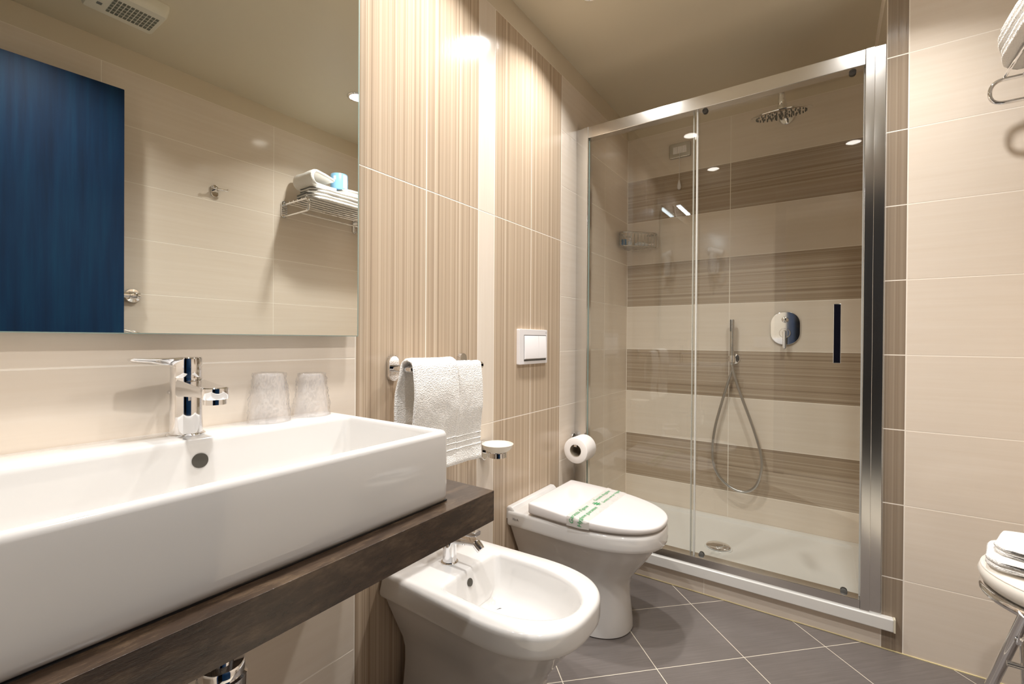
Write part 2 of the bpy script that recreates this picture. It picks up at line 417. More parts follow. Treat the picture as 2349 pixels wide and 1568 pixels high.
wr = struct('wall_right', box(B(), (XR+0.0004, YR-0.1, 0), (XR+0.06, YS+0.004, ZC)), 'grout')
for z0, z1 in cuts(0, ZT, 0.237, 0.25):
    for y0, y1 in ((YR, 0.628), (0.628, 1.378), (1.378, YS)): tile(wr, '-X', y0, y1, z0, z1, XR, 'beige_l')
obj('painted_band', box(B(), (XR+0.0001, YR, ZT), (XR+0.004, YS, ZC)), 'paint', wr)

XD0, XD1, ZD = 0.70, 1.60, 2.10     # door opening in the wall behind the viewer
rear = B(); box(rear, (-0.06, YR-0.1, 0), (XD0, YR-0.0004, ZC)); box(rear, (XD1, YR-0.1, 0), (XR+0.06, YR-0.0004, ZC)); box(rear, (XD0, YR-0.1, ZD), (XD1, YR-0.0004, ZC))
wq = struct('wall_rear', rear, 'grout')
for z0, z1 in cuts(0, ZT, 0.237, 0.25): tile(wq, '+Y', 0, XD0-0.05, z0, z1, YR, 'beige_b')
obj('painted_band', box(B(), (0, YR-0.004, ZT), (XR, YR-0.0001, ZC)), 'paint', wq)
tr = B()
for x0, x1 in ((XD0-0.05, XD0+0.02), (XD1-0.02, XR-0.002)): box(tr, (x0, YR-0.11, 0), (x1, YR+0.012, ZD+0.05), 0.002)
box(tr, (XD0-0.05, YR-0.11, ZD-0.02), (XR-0.002, YR+0.012, ZD+0.05), 0.002)
struct('trim_1', tr, 'dframe')
# unlit hall beyond the door, its gloom also painted into the wall colour
struct('floor_hall', box(B(), (-0.3, -3.2, -0.05), (2.3, YR-0.1, -0.001)), 'hallf')
hw = B(); box(hw, (-0.36, -3.2, 0), (-0.3, YR-0.1, 2.5)); box(hw, (2.3, -3.2, 0), (2.36, YR-0.1, 2.5)); box(hw, (-0.36, -3.26, 0), (2.36, -3.2, 2.5))
struct('wall_hall', hw, 'hall')
struct('ceiling_hall', box(B(), (-0.36, -3.26, 2.5), (2.36, YR-0.1, 2.56)), 'hall')

# open blue door leaf standing almost against the right wall
hx, hy, ang = 1.605, -0.10, math.radians(4.3)
rot = Matrix.Rotation(ang, 3, 'Z'); H0 = Vector((hx, hy, 0))
dp = lambda x, y, z: H0 + rot @ Vector((x, y, z))
d1 = thing('door_1', 'open blue stained wooden door leaf', 'door', (hx, hy, 0.008), kind='structure')
bm = B(); box(bm, (-0.04, 0.0, 0.008), (0.0, 0.775, 2.085), 0.0025)
for v in bm.verts: v.co = H0 + rot @ v.co
obj('leaf', bm, 'door', d1)
hb = B(); lathe(hb, dp(-0.04, 0.72, 1.02), rot @ Vector((-1, 0, 0)), [(0.026, -0.001), (0.026, 0.008), (0.011, 0.010), (0.011, 0.05)], 24)
tube(hb, fillet([dp(-0.085, 0.72, 1.02), dp(-0.092, 0.72, 1.02), dp(-0.092, 0.60, 1.02)], 0.01), 0.0095, 12)
obj('handle', hb, 'steel', d1)

# ------------------------------------------------------------------ lamps
def downlight(x, y, label):
    t = thing('downlight', label, 'ceiling light', (x, y, ZC), 'recessed ceiling downlights')
    bm = B(); lathe(bm, (x, y, ZC+0.002), (0, 0, -1), [(0.052, 0), (0.052, 0.004), (0.048, 0.007), (0.041, 0.007), (0.040, 0.004)], 36, True, False); obj('trim_ring', bm, 'chrome', t)
    bm = B(); lathe(bm, (x, y, ZC-0.0015), (0, 0, -1), [(0.0405, 0), (0.0405, 0.001), (0.03, 0.0014)], 36); obj('lens', bm, 'lens', t)
    ld = bpy.data.lights.new('downlight_bulb', 'AREA'); ld.shape = 'DISK'; ld.size = 0.07; ld.energy = DOWN_W; ld.color = DOWN_COL; ld.spread = math.radians(124)
    lo = bpy.data.objects.new('downlight_bulb', ld); C.objects.link(lo); lo.parent = t; lo.location = (0, 0, -0.009)
downlight(0.28, 0.345, 'round recessed downlight over the wash basin')
downlight(0.28, 0.99, 'round recessed downlight over the bidet')
downlight(0.27, 1.562, 'round recessed downlight over the toilet')
downlight(1.125, 0.345, 'round recessed downlight just inside the doorway')
downlight(1.135, 1.555, 'round recessed downlight in front of the shower door')

t = thing('mirror_lamp', 'slim chrome lamp with cool white strip above the mirror', 'lamp', (0.0, 0.39, 2.03))
obj('housing', box(B(), (0.070, 0.24, 2.034), (0.104, 0.54, 2.046), 0.002), 'chrome', t)
bm = B(); box(bm, (0.0, 0.36, 2.02), (0.014, 0.42, 2.07), 0.002); box(bm, (0.012, 0.375, 2.040), (0.075, 0.405, 2.046), 0.001); obj('bracket', bm, 'chrome', t)
obj('diffuser', box(B(), (0.073, 0.245, 2.029), (0.101, 0.535, 2.0345), 0.001), 'led', t)
ld = bpy.data.lights.new('mirror_lamp_strip', 'AREA'); ld.shape = 'RECTANGLE'; ld.size = 0.028; ld.size_y = 0.29; ld.energy = LED_W; ld.color = LED_COL; ld.spread = math.radians(170)
lo = bpy.data.objects.new('mirror_lamp_strip', ld); C.objects.link(lo); lo.parent = t; lo.location = (0.087, 0.0, -0.003)

# extractor fan on the ceiling
t = thing('extractor_fan', 'white square extractor fan with grille on the ceiling', 'extractor fan', (1.27, 0.64, 2.28))
bm = B(); fx0, fx1, fy0, fy1, fz = 1.185, 1.362, 0.50, 0.716, 2.284
loft(bm, [rrect(fx0-0.008, fx1+0.008, fy0-0.008, fy1+0.008, 0.012, ZC), rrect(fx0-0.006, fx1+0.006, fy0-0.006, fy1+0.006, 0.012, 2.31), rrect(fx0, fx1, fy0, fy1, 0.012, fz+0.004), rrect(fx0+0.004, fx1-0.004, fy0+0.004, fy1-0.004, 0.01, fz)])
obj('housing', bm, 'fan', t)
bm = B()
for i in range(11):
    for j in range(5):
        cx, cy = 1.232+0.0225*j, 0.568+0.0128*i
        box(bm, (cx-0.0085, cy-0.0045, fz-0.0012), (cx+0.0085, cy+0.0045, fz+0.002))
obj('grille_opening', bm, 'grille', t, kind='stuff')
obj('indicator', box(B(), (1.29, 0.530, fz-0.002), (1.306, 0.545, fz+0.001), 0.0008), 'redled', t)

# ------------------------------------------------------------------ mirror
MX = 0.025
t = thing('wall_mirror', 'large frameless mirror with polished edge above the basin', 'mirror', (0.0, 0.345, 1.045))
obj('backing', box(B(), (0.0, 0.0, 1.09), (0.0195, 0.69, 1.96)), 'plastic', t)
y0, y1, z0, z1 = -0.05, 0.735, 1.0445, 2.0
obj('glass', box(B(), (0.0195, y0, z0), (MX-0.0004, y1, z1)), 'gedge', t)
bm = B(); e = 0.0035
bm.faces.new([bm.verts.new(p) for p in ((MX, y0+e, z0+e*0.5), (MX, y1-e, z0+e*0.5), (MX, y1-e, z1-e), (MX, y0+e, z1-e))]); obj('silvering', bm, 'mirror', t)
bm = B(); o4 = [(MX-0.0005, y0, z0), (MX-0.0005, y1, z0), (MX-0.0005, y1, z1), (MX-0.0005, y0, z1)]; i4 = [(MX, y0+e, z0+e*0.5), (MX, y1-e, z0+e*0.5), (MX, y1-e, z1-e), (MX, y0+e, z1-e)]
loft(bm, [[Vector(p) for p in o4], [Vector(p) for p in i4]], False, False); obj('polished_edge', bm, 'gedge', t)

# ------------------------------------------------------------------ vanity top, basin, tap, cups
CT = 0.730
bm = box(B(), (0.0, -0.062, 0.668), (0.4416, 0.754, CT), 0.0012, 2); tag(obj('vanity_counter', bm, 'counter'), 'dark brown stone-look counter carrying the white basin', 'counter')
ZB = 0.866
t = thing('wash_basin', 'large rectangular white ceramic basin on the dark counter', 'basin', (0.2, 0.345, CT))
ox0, ox1, oy0, oy1 = 0.001, 0.4085, 0.034, 0.655
outer = lambda ins, z, r: rrect(ox0+ins, ox1-ins, oy0+ins, oy1-ins, r, z)
inner = lambda ins, z, r: rrect(0.112+ins, 0.3935-ins, 0.049+ins, 0.640-ins, r, z)
bm = B()
loft(bm, [outer(0.010, CT, 0.008), outer(0.006, CT+0.0015, 0.010), outer(0.002, CT+0.006, 0.012), outer(0.0005, CT+0.014, 0.013), outer(0.0, CT+0.03, 0.014), outer(0, ZB-0.010, 0.014), outer(0.001, ZB-0.006, 0.014), outer(0.003, ZB-0.0025, 0.013), outer(0.006, ZB-0.0006, 0.011), outer(0.0085, ZB, 0.010),
          inner(-0.0035, ZB, 0.016), inner(-0.001, ZB-0.001, 0.016), inner(0.0015, ZB-0.004, 0.016), inner(0.003, ZB-0.010, 0.016), inner(0.008, 0.80, 0.018), inner(0.011, 0.775, 0.02), inner(0.018, 0.762, 0.024), inner(0.034, 0.755, 0.03), inner(0.10, 0.751, 0.03)])
obj('bowl', bm, 'ceramic', t, 50)
bm = B(); ov = Vector((0.1185, 0.3445, 0.8285)); nx = Vector((1, 0, 0.12)).normalized()
lathe(bm, ov-nx*0.004, nx, [(0.0125, 0), (0.0125, 0.0045), (0.0118, 0.005)], 28); obj('overflow_hole', bm, 'hole_shade', t)
bm = B(); lathe(bm, (0.26, 0.345, 0.7505), (0, 0, 1), [(0.032, 0), (0.032, 0.004), (0.026, 0.007), (0.0, 0.0075)][:3], 28); obj('drain', bm, 'chrome', t)
bm = B(); box(bm, (0.006, 0.045, CT+0.0002), (0.4045, 0.6535, CT+0.0035), 0.001); obj('sealant', bm, 'rubber', t)

fx, fy = 0.060, 0.345
t = thing('basin_tap', 'chrome single-lever tap standing on the basin ledge', 'tap', (fx, fy, ZB))
bm = B(); lathe(bm, (fx, fy, ZB-0.0005), (0, 0, 1), [(0.0285, 0), (0.029, 0.0025), (0.027, 0.0045), (0.0245, 0.005)], 36); obj('base_ring', bm, 'chrome', t)
bm = B(); lathe(bm, (fx, fy, ZB+0.004), (0, 0, 1), [(0.0248, 0), (0.0243, 0.03), (0.0240, 0.097), (0.0236, 0.0985)], 40); obj('body', bm, 'chrome', t)
bm = B(); lathe(bm, (fx, fy, ZB+0.1022), (0, 0, 1), [(0.0225, -0.002), (0.0235, 0.0), (0.0238, 0.033), (0.0225, 0.0352), (0.0195, 0.0358)], 40); obj('cartridge_cap', bm, 'chrome', t)
bm = B()   # spout: rectangular beak tapering outward with a round aerator
def srect(x, z, w, h): return [Vector((x, fy+a*w, z+b*h)) for a, b in ((-.9, -1), (.9, -1), (1, -.7), (1, .7), (.9, 1), (-.9, 1), (-1, .7), (-1, -.7))]
loft(bm, [srect(fx+0.012, ZB+0.0845, 0.021, 0.0155), srect(fx+0.04, ZB+0.0845, 0.0195, 0.0125), srect(fx+0.08, ZB+0.0835, 0.019, 0.0095), srect(fx+0.112, ZB+0.0828, 0.0185, 0.0085)])
lathe(bm, (fx+0.112, fy, ZB+0.0915), (0, 0, -1), [(0.0175, 0), (0.0195, 0.0015), (0.0195, 0.018), (0.0185, 0.0195), (0.0165, 0.0195), (0.0165, 0.028), (0.014, 0.028)], 32); obj('spout', bm, 'chrome', t)
bm = B()   # lever pointing along the wall
def lrect(y, z, w, h): return [Vector((fx+a*w, y, z+b*h)) for a, b in ((-.3, -1), (.3, -1), (.85, .2), (1, .7), (.92, 1), (-.92, 1), (-1, .7), (-.85, .2))]
loft(bm, [lrect(fy-0.008, ZB+0.130, 0.021, 0.0075), lrect(fy-0.03, ZB+0.1315, 0.019, 0.0062), lrect(fy-0.055, ZB+0.1325, 0.016, 0.0052), lrect(fy-0.079, ZB+0.1345, 0.012, 0.0034), lrect(fy-0.082, ZB+0.1348, 0.009, 0.0018)]); obj('lever', bm, 'chrome', t)
bm = B(); cyl(bm, (fx-0.022, fy-0.002, ZB+0.072), (fx-0.05, fy-0.008, ZB+0.072), 0.0026, 10); lathe(bm, (fx-0.046, fy-0.007, ZB+0.072), (-1, -0.2, 0), [(0.0045, 0), (0.0045, 0.006)], 12); obj('popup_rod', bm, 'chrome', t)

def cup(x, y, h, rb, rt, sd, label):
    t = thing('wrapped_cup', label, 'cup', (x, y, ZB), 'wrapped tooth cups on the basin')
    bm = B(); lathe(bm, (x, y, ZB), (0, 0, 1), [(rb-0.003, 0), (rb, 0), (rb, 0.004), (rb-0.0015, 0.006), (rt+0.001, h-0.004), (rt-0.002, h), (rt-0.008, h-0.002)], 40, False, True); obj('cup', bm, 'cup', t)
    bm = B(); prof = []
    for k in range(31):
        f = k/30; prof.append((rb+0.003+(rt-rb)*f+0.0008, 0.0008+f*(h+0.002)))
    prof += [(rt*0.7, h+0.004), (rt*0.25, h+0.003)]
    lathe(bm, (x, y, ZB), (0, 0, 1), prof, 110, False, True)
    for v in bm.verts:
        d = Vector((v.co.x-x, v.co.y-y, 0)); f = (v.co.z-ZB)/h
        if d.length > 1e-4 and f > 0.03:
            a = math.atan2(d.y, d.x); q = mnoise.noise(Vector((math.cos(a)*2.2+sd, math.sin(a)*2.2, f*5)))*0.0028 + mnoise.noise(Vector((math.cos(a)*8+sd, math.sin(a)*8, f*16)))*0.0034 + mnoise.noise(Vector((math.cos(a)*20+sd, math.sin(a)*20, f*30)))*0.0014
            v.co += d.normalized()*q*min(1, f*4)
    obj('film_wrap', bm, 'film', t, 0)
    for sgn in (-1, 1):   # loose flaps of film
        bm = B(); P = []
        for i in range(5):
            row = []
            for j in range(5):
                a = PI*0.5*sgn + (j-2)*0.22; rr = rt+0.002+0.010*i/4*(1.3 if sgn > 0 else 1.0)+mnoise.noise(Vector((i*.9+sd, j*.8, sgn)))*0.003
                row.append(bm.verts.new((x+math.cos(a)*rr, y+math.sin(a)*rr, ZB+h*(0.94-0.34*i/4)+mnoise.noise(Vector((i, j*.7+sd, 3)))*0.004)))
            P.append(row)
        for i in range(4):
            for j in range(4): bm.faces.new((P[i][j], P[i][j+1], P[i+1][j+1], P[i+1][j]))
        obj('film_flap', bm, 'film', t, 0)
cup(0.046, 0.500, 0.098, 0.0375, 0.0265, 1.3, 'film-wrapped clear plastic cup with flared flaps, next to the tap')
cup(0.043, 0.597, 0.092, 0.0365, 0.0245, 7.7, 'film-wrapped clear plastic cup at the basin corner by the towel rail')

t = thing('bottle_trap', 'chrome bottle trap and waste pipe under the counter', 'trap', (0.20, 0.345, 0.40))
bm = B(); cyl(bm, (0.20, 0.345, 0.50), (0.20, 0.345, 0.669), 0.0165, 24); obj('tail_pipe', bm, 'chrome', t)
bm = B(); lathe(bm, (0.20, 0.345, 0.515), (0, 0, -1), [(0.020, 0), (0.031, 0.001), (0.033, 0.004), (0.033, 0.016), (0.030, 0.018), (0.036, 0.022), (0.0365, 0.05), (0.034, 0.055), (0.031, 0.06), (0.031, 0.10), (0.026, 0.112), (0.0, 0.115)][:-1], 36); obj('trap_body', bm, 'chrome', t)
bm = B(); tube(bm, fillet([(0.175, 0.345, 0.475), (0.05, 0.345, 0.475), (0.004, 0.345, 0.475)], 0.02), 0.0155, 16); lathe(bm, (0.0, 0.345, 0.475), (1, 0, 0), [(0.033, 0), (0.033, 0.003), (0.017, 0.008)], 28); obj('wall_pipe', bm, 'chrome', t)

# ------------------------------------------------------------------ D-shaped ceramics
def dring(x0, x1, hw, Lf, yc, z, n=2.0, rb=0.012, hwb=None):
    hwb = hw if hwb is None else hwb; zf = z if callable(z) else (lambda x: z); left = []
    for k in range(5):
        a = PI/2*k/4; left.append((x0+rb*(1-math.cos(a)), -(hwb-rb)-rb*math.sin(a)))
    for k in range(1, 6):
        f = k/6; left.append((x0+rb+(x1-Lf-x0-rb)*f, -(hwb+(hw-hwb)*f)))
    nf = 18
    for k in range(nf):
        a = PI/2*k/nf; left.append((x1-Lf+Lf*math.sin(a)**(2/n), -hw*math.cos(a)**(2/n)))
    pts = left + [(x1, 0.0)] + [(x, -y) for x, y in reversed(left)]
    return [Vector((x, yc+y, zf(x))) for x, y in pts]
def pedestal(yc, top, x1, hw, Lf, n):
    k = hw/0.176; e = x1-0.55
    R = []
    for (a, b, w, l, z) in ((.02, .425, .112, .13, 0.0), (.02, .43, .116, .13, .004), (.02, .429, .1135, .13, .03), (.018, .424, .103, .13, .08), (.016, .420, .096, .13, .13), (.014, .421, .095, .135, .165), (.012, .430, .102, .15, .195), (.010, .455, .118, .18, .23), (.008, .485, .136, .205, .27), (.006, .508, .151, .22, .305), (.004, .524, .1615, Lf, .330), (.003, .530, .165, Lf, .334)):
        R.append(dring(a, b+e, w*k, l, yc, z*top/0.394, n if z > .3 else 2.1, 0.012, w*k*0.95))
    s = top/0.394
    for (a, b, w, z) in ((.002, .540, .171, .3352), (.001, .546, .1745, .3375), (0, .549, .1758, .342), (0, .55, .176, .350)):
        R.append(dring(a, b+e, w*k, Lf, yc, z*s, n, 0.012, w*k*0.955))
    return R
TY = 1.593
t = thing('toilet', 'white floor-standing toilet with closed lid beside the shower', 'toilet', (0.25, TY, 0))
bm = B(); R = pedestal(TY, 0.394, 0.55, 0.178, 0.27, 2.35)
R += [dring(0, 0.55, 0.178, 0.27, TY, 0.380, 2.35, 0.012, 0.170), dring(0.001, 0.548, 0.1765, 0.27, TY, 0.388, 2.35, 0.012, 0.1685), dring(0.003, 0.545, 0.1725, 0.27, TY, 0.392, 2.35, 0.012, 0.165), dring(0.008, 0.54, 0.166, 0.265, TY, 0.3935, 2.35, 0.012, 0.159)]
loft(bm, R)
rr = [[Vector((x, TY+s*0.166, z)) for x, z in ((0.0, 0.36), (0.0, 0.402), (0.003, 0.406), (0.018, 0.406), (0.024, 0.402), (0.034, 0.3925), (0.034, 0.36))] for s in (-1, -0.985, 0.985, 1)]
for q in (rr[0], rr[-1]):
    for p in q: p.z = 0.36+(p.z-0.36)*0.93; p.x = min(p.x, 0.03)
loft(bm, rr); obj('bowl', bm, 'ceramic', t, 45)
seat = lambda ins, z: dring(0.105+ins, 0.543-ins, 0.178-ins, 0.30, TY, z, 2.4, 0.014, 0.168-ins)
bm = B(); loft(bm, [seat(0.012, 0.3930), seat(0.010, 0.3975), seat(0.010, 0.4005)]); obj('seat', bm, 'lidwhite', t, 45)
ltop = lambda x: 0.4425-(x-0.10)*0.052
lid = lambda ins, zf: dring(0.098+ins, 0.549-ins, 0.1825-ins, 0.305, TY, zf, 2.4, 0.010, 0.1735-ins)
bm = B(); loft(bm, [lid(0.010, 0.4000), lid(0.004, 0.4008), lid(0.001, 0.4035), lid(0.0, 0.408), lid(0.0, lambda x: ltop(x)-0.007), lid(0.0012, lambda x: ltop(x)-0.0035), lid(0.0035, lambda x: ltop(x)-0.0012), lid(0.008, lambda x: ltop(x)), lid(0.05, lambda x: ltop(x)+0.0004)])
obj('lid', bm, 'lidwhite', t, 45)
for s in (-1, 1):
    bm = B(); cyl(bm, (0.075, TY+s*0.078, 0.392), (0.075, TY+s*0.078, 0.405), 0.013, 20, 0.002); box(bm, (0.07, TY+s*0.078-0.009, 0.400), (0.115, TY+s*0.078+0.009, 0.410), 0.002)
    obj('hinge', bm, 'chrome', t)
def side_mark(yc, x, z, hwf, parent):
    lettering('maker_mark', 'VitrA', 0.0125, lambda u, v: Vector((x+u, yc-hwf(x+u)-0.0006, z+v)), 'ink', parent)
side_mark(TY, 0.030, 0.362, lambda x: 0.170+(0.178-0.170)*min(1, x/0.28), t)

# paper hygiene band round the lid
def band_pt(s, x, off=0.0):
    """s: distance along the band from the lower left edge of the lid"""
    fx_ = (x-0.244)/0.305; hwx = 0.1825*(max(0.0, 1-max(0, fx_)**2.4))**(1/2.4)+0.0012+off
    zt_ = ltop(x)+0.0009+off; h = zt_-0.4005-0.006; r = 0.009; y0_ = TY-hwx
    if s < h: return Vector((x, y0_, 0.4065-0.006+s))
    s2 = s-h
    if s2 < r:
        a = s2/r*PI/2; return Vector((x, y0_+0.006*(1-math.cos(a)), zt_-0.006+0.006*math.sin(a)))
    y = y0_+0.006+(s2-r); ymax = TY+hwx-0.004
    if y <= ymax: return Vector((x, y, zt_))
    return Vector((x, ymax+0.004, zt_-0.004-(y-ymax)))
t2 = thing('hygiene_band', 'white paper hygiene band with green lettering across the toilet lid', 'paper band', (0.305, TY, 0.436))
bm = B(); NS = 60
g = [[bm.verts.new(band_pt(0.40*k/NS, 0.264+0.082*j/8) + Vector((0, 0, 0.0006*math.sin(k*.9+j)))) for j in range(9)] for k in range(NS+1)]
for k in range(NS):
    for j in range(8): bm.faces.new((g[k][j], g[k+1][j], g[k+1][j+1], g[k][j+1]))
bmesh.ops.solidify(bm, geom=bm.faces[:], thickness=-0.0004)
obj('strip', bm, 'bandpaper', t2, 50)
tx = lambda s0, x0: (lambda u, v: band_pt(s0+u, x0-v, 0.0011))
lettering('print', "Garanzia d'Igiene", 0.0215, tx(0.010, 0.290), 'green', t2, 0.18)
lettering('print', 'Hygiene guarantee', 0.0215, tx(0.004, 0.320), 'green', t2, 0.18)
lettering('print', "Garantie d'hygiène", 0.0185, tx(0.222, 0.288), 'green', t2, 0.18)
lettering('print', 'Garantie von der Hygiene', 0.0165, tx(0.222, 0.318), 'green', t2, 0.18)
bm = B()
for o_ in (-0.0045, 0.0045):
    for a, b, c, d in ((0.185, 0.215, 0.301+o_-0.0016, 0.301+o_+0.0016), (0.200+o_-0.0016, 0.200+o_+0.0016, 0.286, 0.316)):
        bm.faces.new([bm.verts.new(band_pt(s, x, 0.0011 if a < .19 else 0.0013)) for s, x in ((a, c), (b, c), (b, d), (a, d))])
obj('green_cross', bm, 'green', t2, 0)

BY = 0.990
t = thing('bidet', 'white floor-standing bidet half under the dark counter', 'bidet', (0.25, BY, 0))
bm = B(); R = pedestal(BY, 0.400, 0.55, 0.178, 0.215, 2.6)
o_ = lambda ins, z: dring(ins, 0.55-ins, 0.178-ins, 0.215, BY, z, 2.6, 0.012, 0.162-ins)
i_ = lambda ins, z, xb=0.0: dring(0.183+ins+xb, 0.517-ins, 0.126-ins, 0.20, BY, z, 2.15, 0.018, 0.122-ins)
R += [o_(0, 0.385), o_(0.001, 0.392), o_(0.004, 0.3975), o_(0.009, 0.400), i_(-0.006, 0.400), i_(-0.001, 0.3985), i_(0.002, 0.395), i_(0.005, 0.388), i_(0.012, 0.355), i_(0.024, 0.32), i_(0.042, 0.295, -0.02), i_(0.066, 0.281, -0.035), i_(0.09, 0.277, -0.05)]
loft(bm, R); obj('bowl', bm, 'ceramic', t, 50)
bm = B(); lathe(bm, (0.1915, BY-0.012, 0.368), (1, 0, 0.3), [(0.0105, -0.003), (0.0105, 0.003), (0.0095, 0.0035)], 24); obj('overflow_hole', bm, 'hole_shade', t)
bm = B(); lathe(bm, (0.31, BY, 0.277), (0, 0, 1), [(0.026, 0), (0.026, 0.003), (0.02, 0.006)], 24); obj('drain', bm, 'chrome', t)
side_mark(BY, 0.012, 0.362, lambda x: 0.162+(0.178-0.162)*min(1, x/0.33), t)

bx, by = 0.112, 0.984
t = thing('bidet_tap', 'chrome bidet tap with swivel nozzle', 'tap', (bx, by, 0.40))
bm = B(); lathe(bm, (bx, by, 0.3995), (0, 0, 1), [(0.0245, 0), (0.025, 0.003), (0.023, 0.005)], 32); obj('base_ring', bm, 'chrome', t)
bm = B(); lathe(bm, (bx, by, 0.4035), (0, 0, 1), [(0.0205, 0), (0.0195, 0.04), (0.0195, 0.085), (0.0185, 0.087)], 32); obj('body', bm, 'chrome', t)
bm = B()
def brect(x, z, w, h): return [Vector((x, by+a*w, z+b*h)) for a, b in ((-.8, -1), (.8, -1), (1, -.6), (1, .6), (.8, 1), (-.8, 1), (-1, .6), (-1, -.6))]
loft(bm, [brect(bx+0.008, 0.471, 0.016, 0.012), brect(bx+0.05, 0.474, 0.013, 0.008), brect(bx+0.098, 0.479, 0.0125, 0.0065)]); obj('spout', bm, 'chrome', t)
bm = B(); lathe(bm, (bx+0.094, by, 0.482), (0.75, 0, -0.66), [(0.009, 0), (0.0125, 0.004), (0.0125, 0.018), (0.0115, 0.027), (0.009, 0.027)], 24); obj('nozzle', bm, 'chrome', t)
bm = B()
loft(bm, [brect(bx-0.018, 0.500, 0.017, 0.009), brect(bx+0.02, 0.501, 0.018, 0.010), brect(bx+0.07, 0.504, 0.016, 0.008), brect(bx+0.103, 0.5055, 0.012, 0.006)]); obj('lever', bm, 'chrome', t)

# ------------------------------------------------------------------ things on the basin wall
t = thing('flush_plate', 'white square dual-button flush plate above the toilet', 'flush plate', (0, 1.5955, 0.94))
bm = B(); stadium(bm, (0, 1.5955, 1.0105), (1, 0, 0), (0, 0, 1), 0.216, 0.140, 0.012, 0.002, 3, 0.004); obj('frame', bm, 'plastic', t)
def button(y0, y1):
    bm = B(); P = [[Vector((x, y, z)) for y, z in ((y0, 0.960), (y1, 0.960), (y1, 1.055), (y0, 1.055))] for x in (0.011,)]
    loft(bm, [P[0], [Vector((0.0165 if z < 1.0 else 0.0130, y, z)) for y, z in ((y0, 0.962), (y1, 0.962), (y1, 1.055), (y0, 1.055))], [Vector((0.0174 if z < 1.0 else 0.0138, y, z)) for y, z in ((y0+.0012, 0.9635), (y1-.0012, 0.9635), (y1-.0012, 1.0535), (y0+.0012, 1.0535))]])
    obj('button', bm, 'plastic', t, 30)
button(1.523, 1.6295); button(1.6305, 1.690)
obj('recess', box(B(), (0.0115, 1.521, 0.953), (0.0122, 1.692, 1.058)), 'nozzle', t)  # grey sheet on the frame, painted as the shadow gap around the buttons
lettering('maker_mark', 'VitrA', 0.006, lambda u, v: Vector((0.0123, 1.686+u, 1.066+v)), 'ink', t)

t = thing('towel_rail', 'chrome towel rail on two oval plates beside the basin', 'towel rail', (0, 1.0, 0.92))
for y, zc in ((0.864, 0.957), (1.157, 0.957)):
    bm = B(); stadium(bm, (0, y, zc), (1, 0, 0), (0, 0, 1), 0.036, 0.072, 0.012, 0.002); obj('wall_plate', bm, 'chrome', t)
    bm = B(); cyl(bm, (0.010, y, zc), (0.088, y, zc), 0.0105, 24, 0.0015); obj('arm', bm, 'chrome', t)
bm = B(); box(bm, (0.076, 0.853, 0.951), (0.088, 1.168, 0.963), 0.0025); obj('bar', bm, 'chrome', t)

def hung_towel(ya, yb, front, back, xo, label, sd):
    zb = 0.957; R0 = 0.0130+xo; cx = 0.082; sm = lambda q: max(0.0, min(1.0, q))**2*(3-2*max(0.0, min(1.0, q)))
    path = [(cx-R0-0.020*sm((back-back*k/14)/0.075), zb-back+back*k/14) for k in range(14)]
    path += [(cx-R0*math.cos(PI*k/8), zb+R0*math.sin(PI*k/8)) for k in range(9)]
    path += [(cx+R0+0.006*math.sin(k/16*PI), zb-front*k/30) for k in range(1, 31)]
    def ext(u, v, s):
        f = max(0.0, (0.957-v)/front); w = (s-(ya+yb)/2)
        return Vector((u + (0.003*math.sin(w*40+sd)*f if u > cx else 0), s + w*0.04*f, v))
    bm = B(); sheet(bm, path, 0.009, ext, ya, yb, 40, 0.0026, sd); jitter(bm, 0.0012, 120, sd)
    t = thing('hand_towel', label, 'towel', (cx, (ya+yb)/2, zb-front), 'hand towels on the rail')
    obj('cloth', bm, 'towel', t, 0)
    for zz in (0.045, 0.063, 0.081):
        z = zb-front+zz; bm = B(); vs = []
        for k in range(13):
            y = ya+0.002+(yb-ya-0.004)*k/12; w = y-(ya+yb)/2; f = (0.957-z)/front
            xx = cx+R0+0.006*math.sin(f*30/16*PI)+0.003*math.sin(w*40+sd)*f+0.0046
            vs.append((xx, y+w*0.04*f, z))
        tube(bm, vs, 0.0016, 6); obj('woven_band', bm, 'towel', t)
hung_towel(0.846, 1.018, 0.284, 0.16, 0.0125, 'white terry hand towel hanging nearest the basin end of the rail', 2.1)
hung_towel(1.0320, 1.146, 0.290, 0.16, -0.0015, 'white terry hand towel hanging next to the upright beige tile strip', 5.3)

t = thing('soap_dish', 'frosted glass soap dish in a chrome wall holder', 'soap dish', (0, 1.276, 0.615))
bm = B(); stadium(bm, (0, 1.276, 0.649), (1, 0, 0), (0, 0, 1), 0.034, 0.068, 0.012, 0.002); obj('wall_plate', bm, 'chrome', t)
bm = B(); box(bm, (0.010, 1.270, 0.640), (0.040, 1.282, 0.651), 0.002); obj('arm', bm, 'chrome', t)
bm = B(); lathe(bm, (0.066, 1.276, 0.635), (0, 0, 1), [(0.030, 0), (0.0315, 0), (0.0315, 0.016), (0.030, 0.016), (0.030, 0)], 40, False, False); obj('ring', bm, 'chrome', t)
bm = B(); lathe(bm, (0.066, 1.276, 0.634), (0, 0, 1), [(0.016, 0.0165), (0.0285, 0.0185), (0.036, 0.0215), (0.0445, 0.0275), (0.0505, 0.0355), (0.0545, 0.0455), (0.0535, 0.046), (0.048, 0.0365), (0.040, 0.0285), (0.03, 0.0235), (0.015, 0.0215), (0.004, 0.021)], 44); obj('dish', bm, 'frost', t)

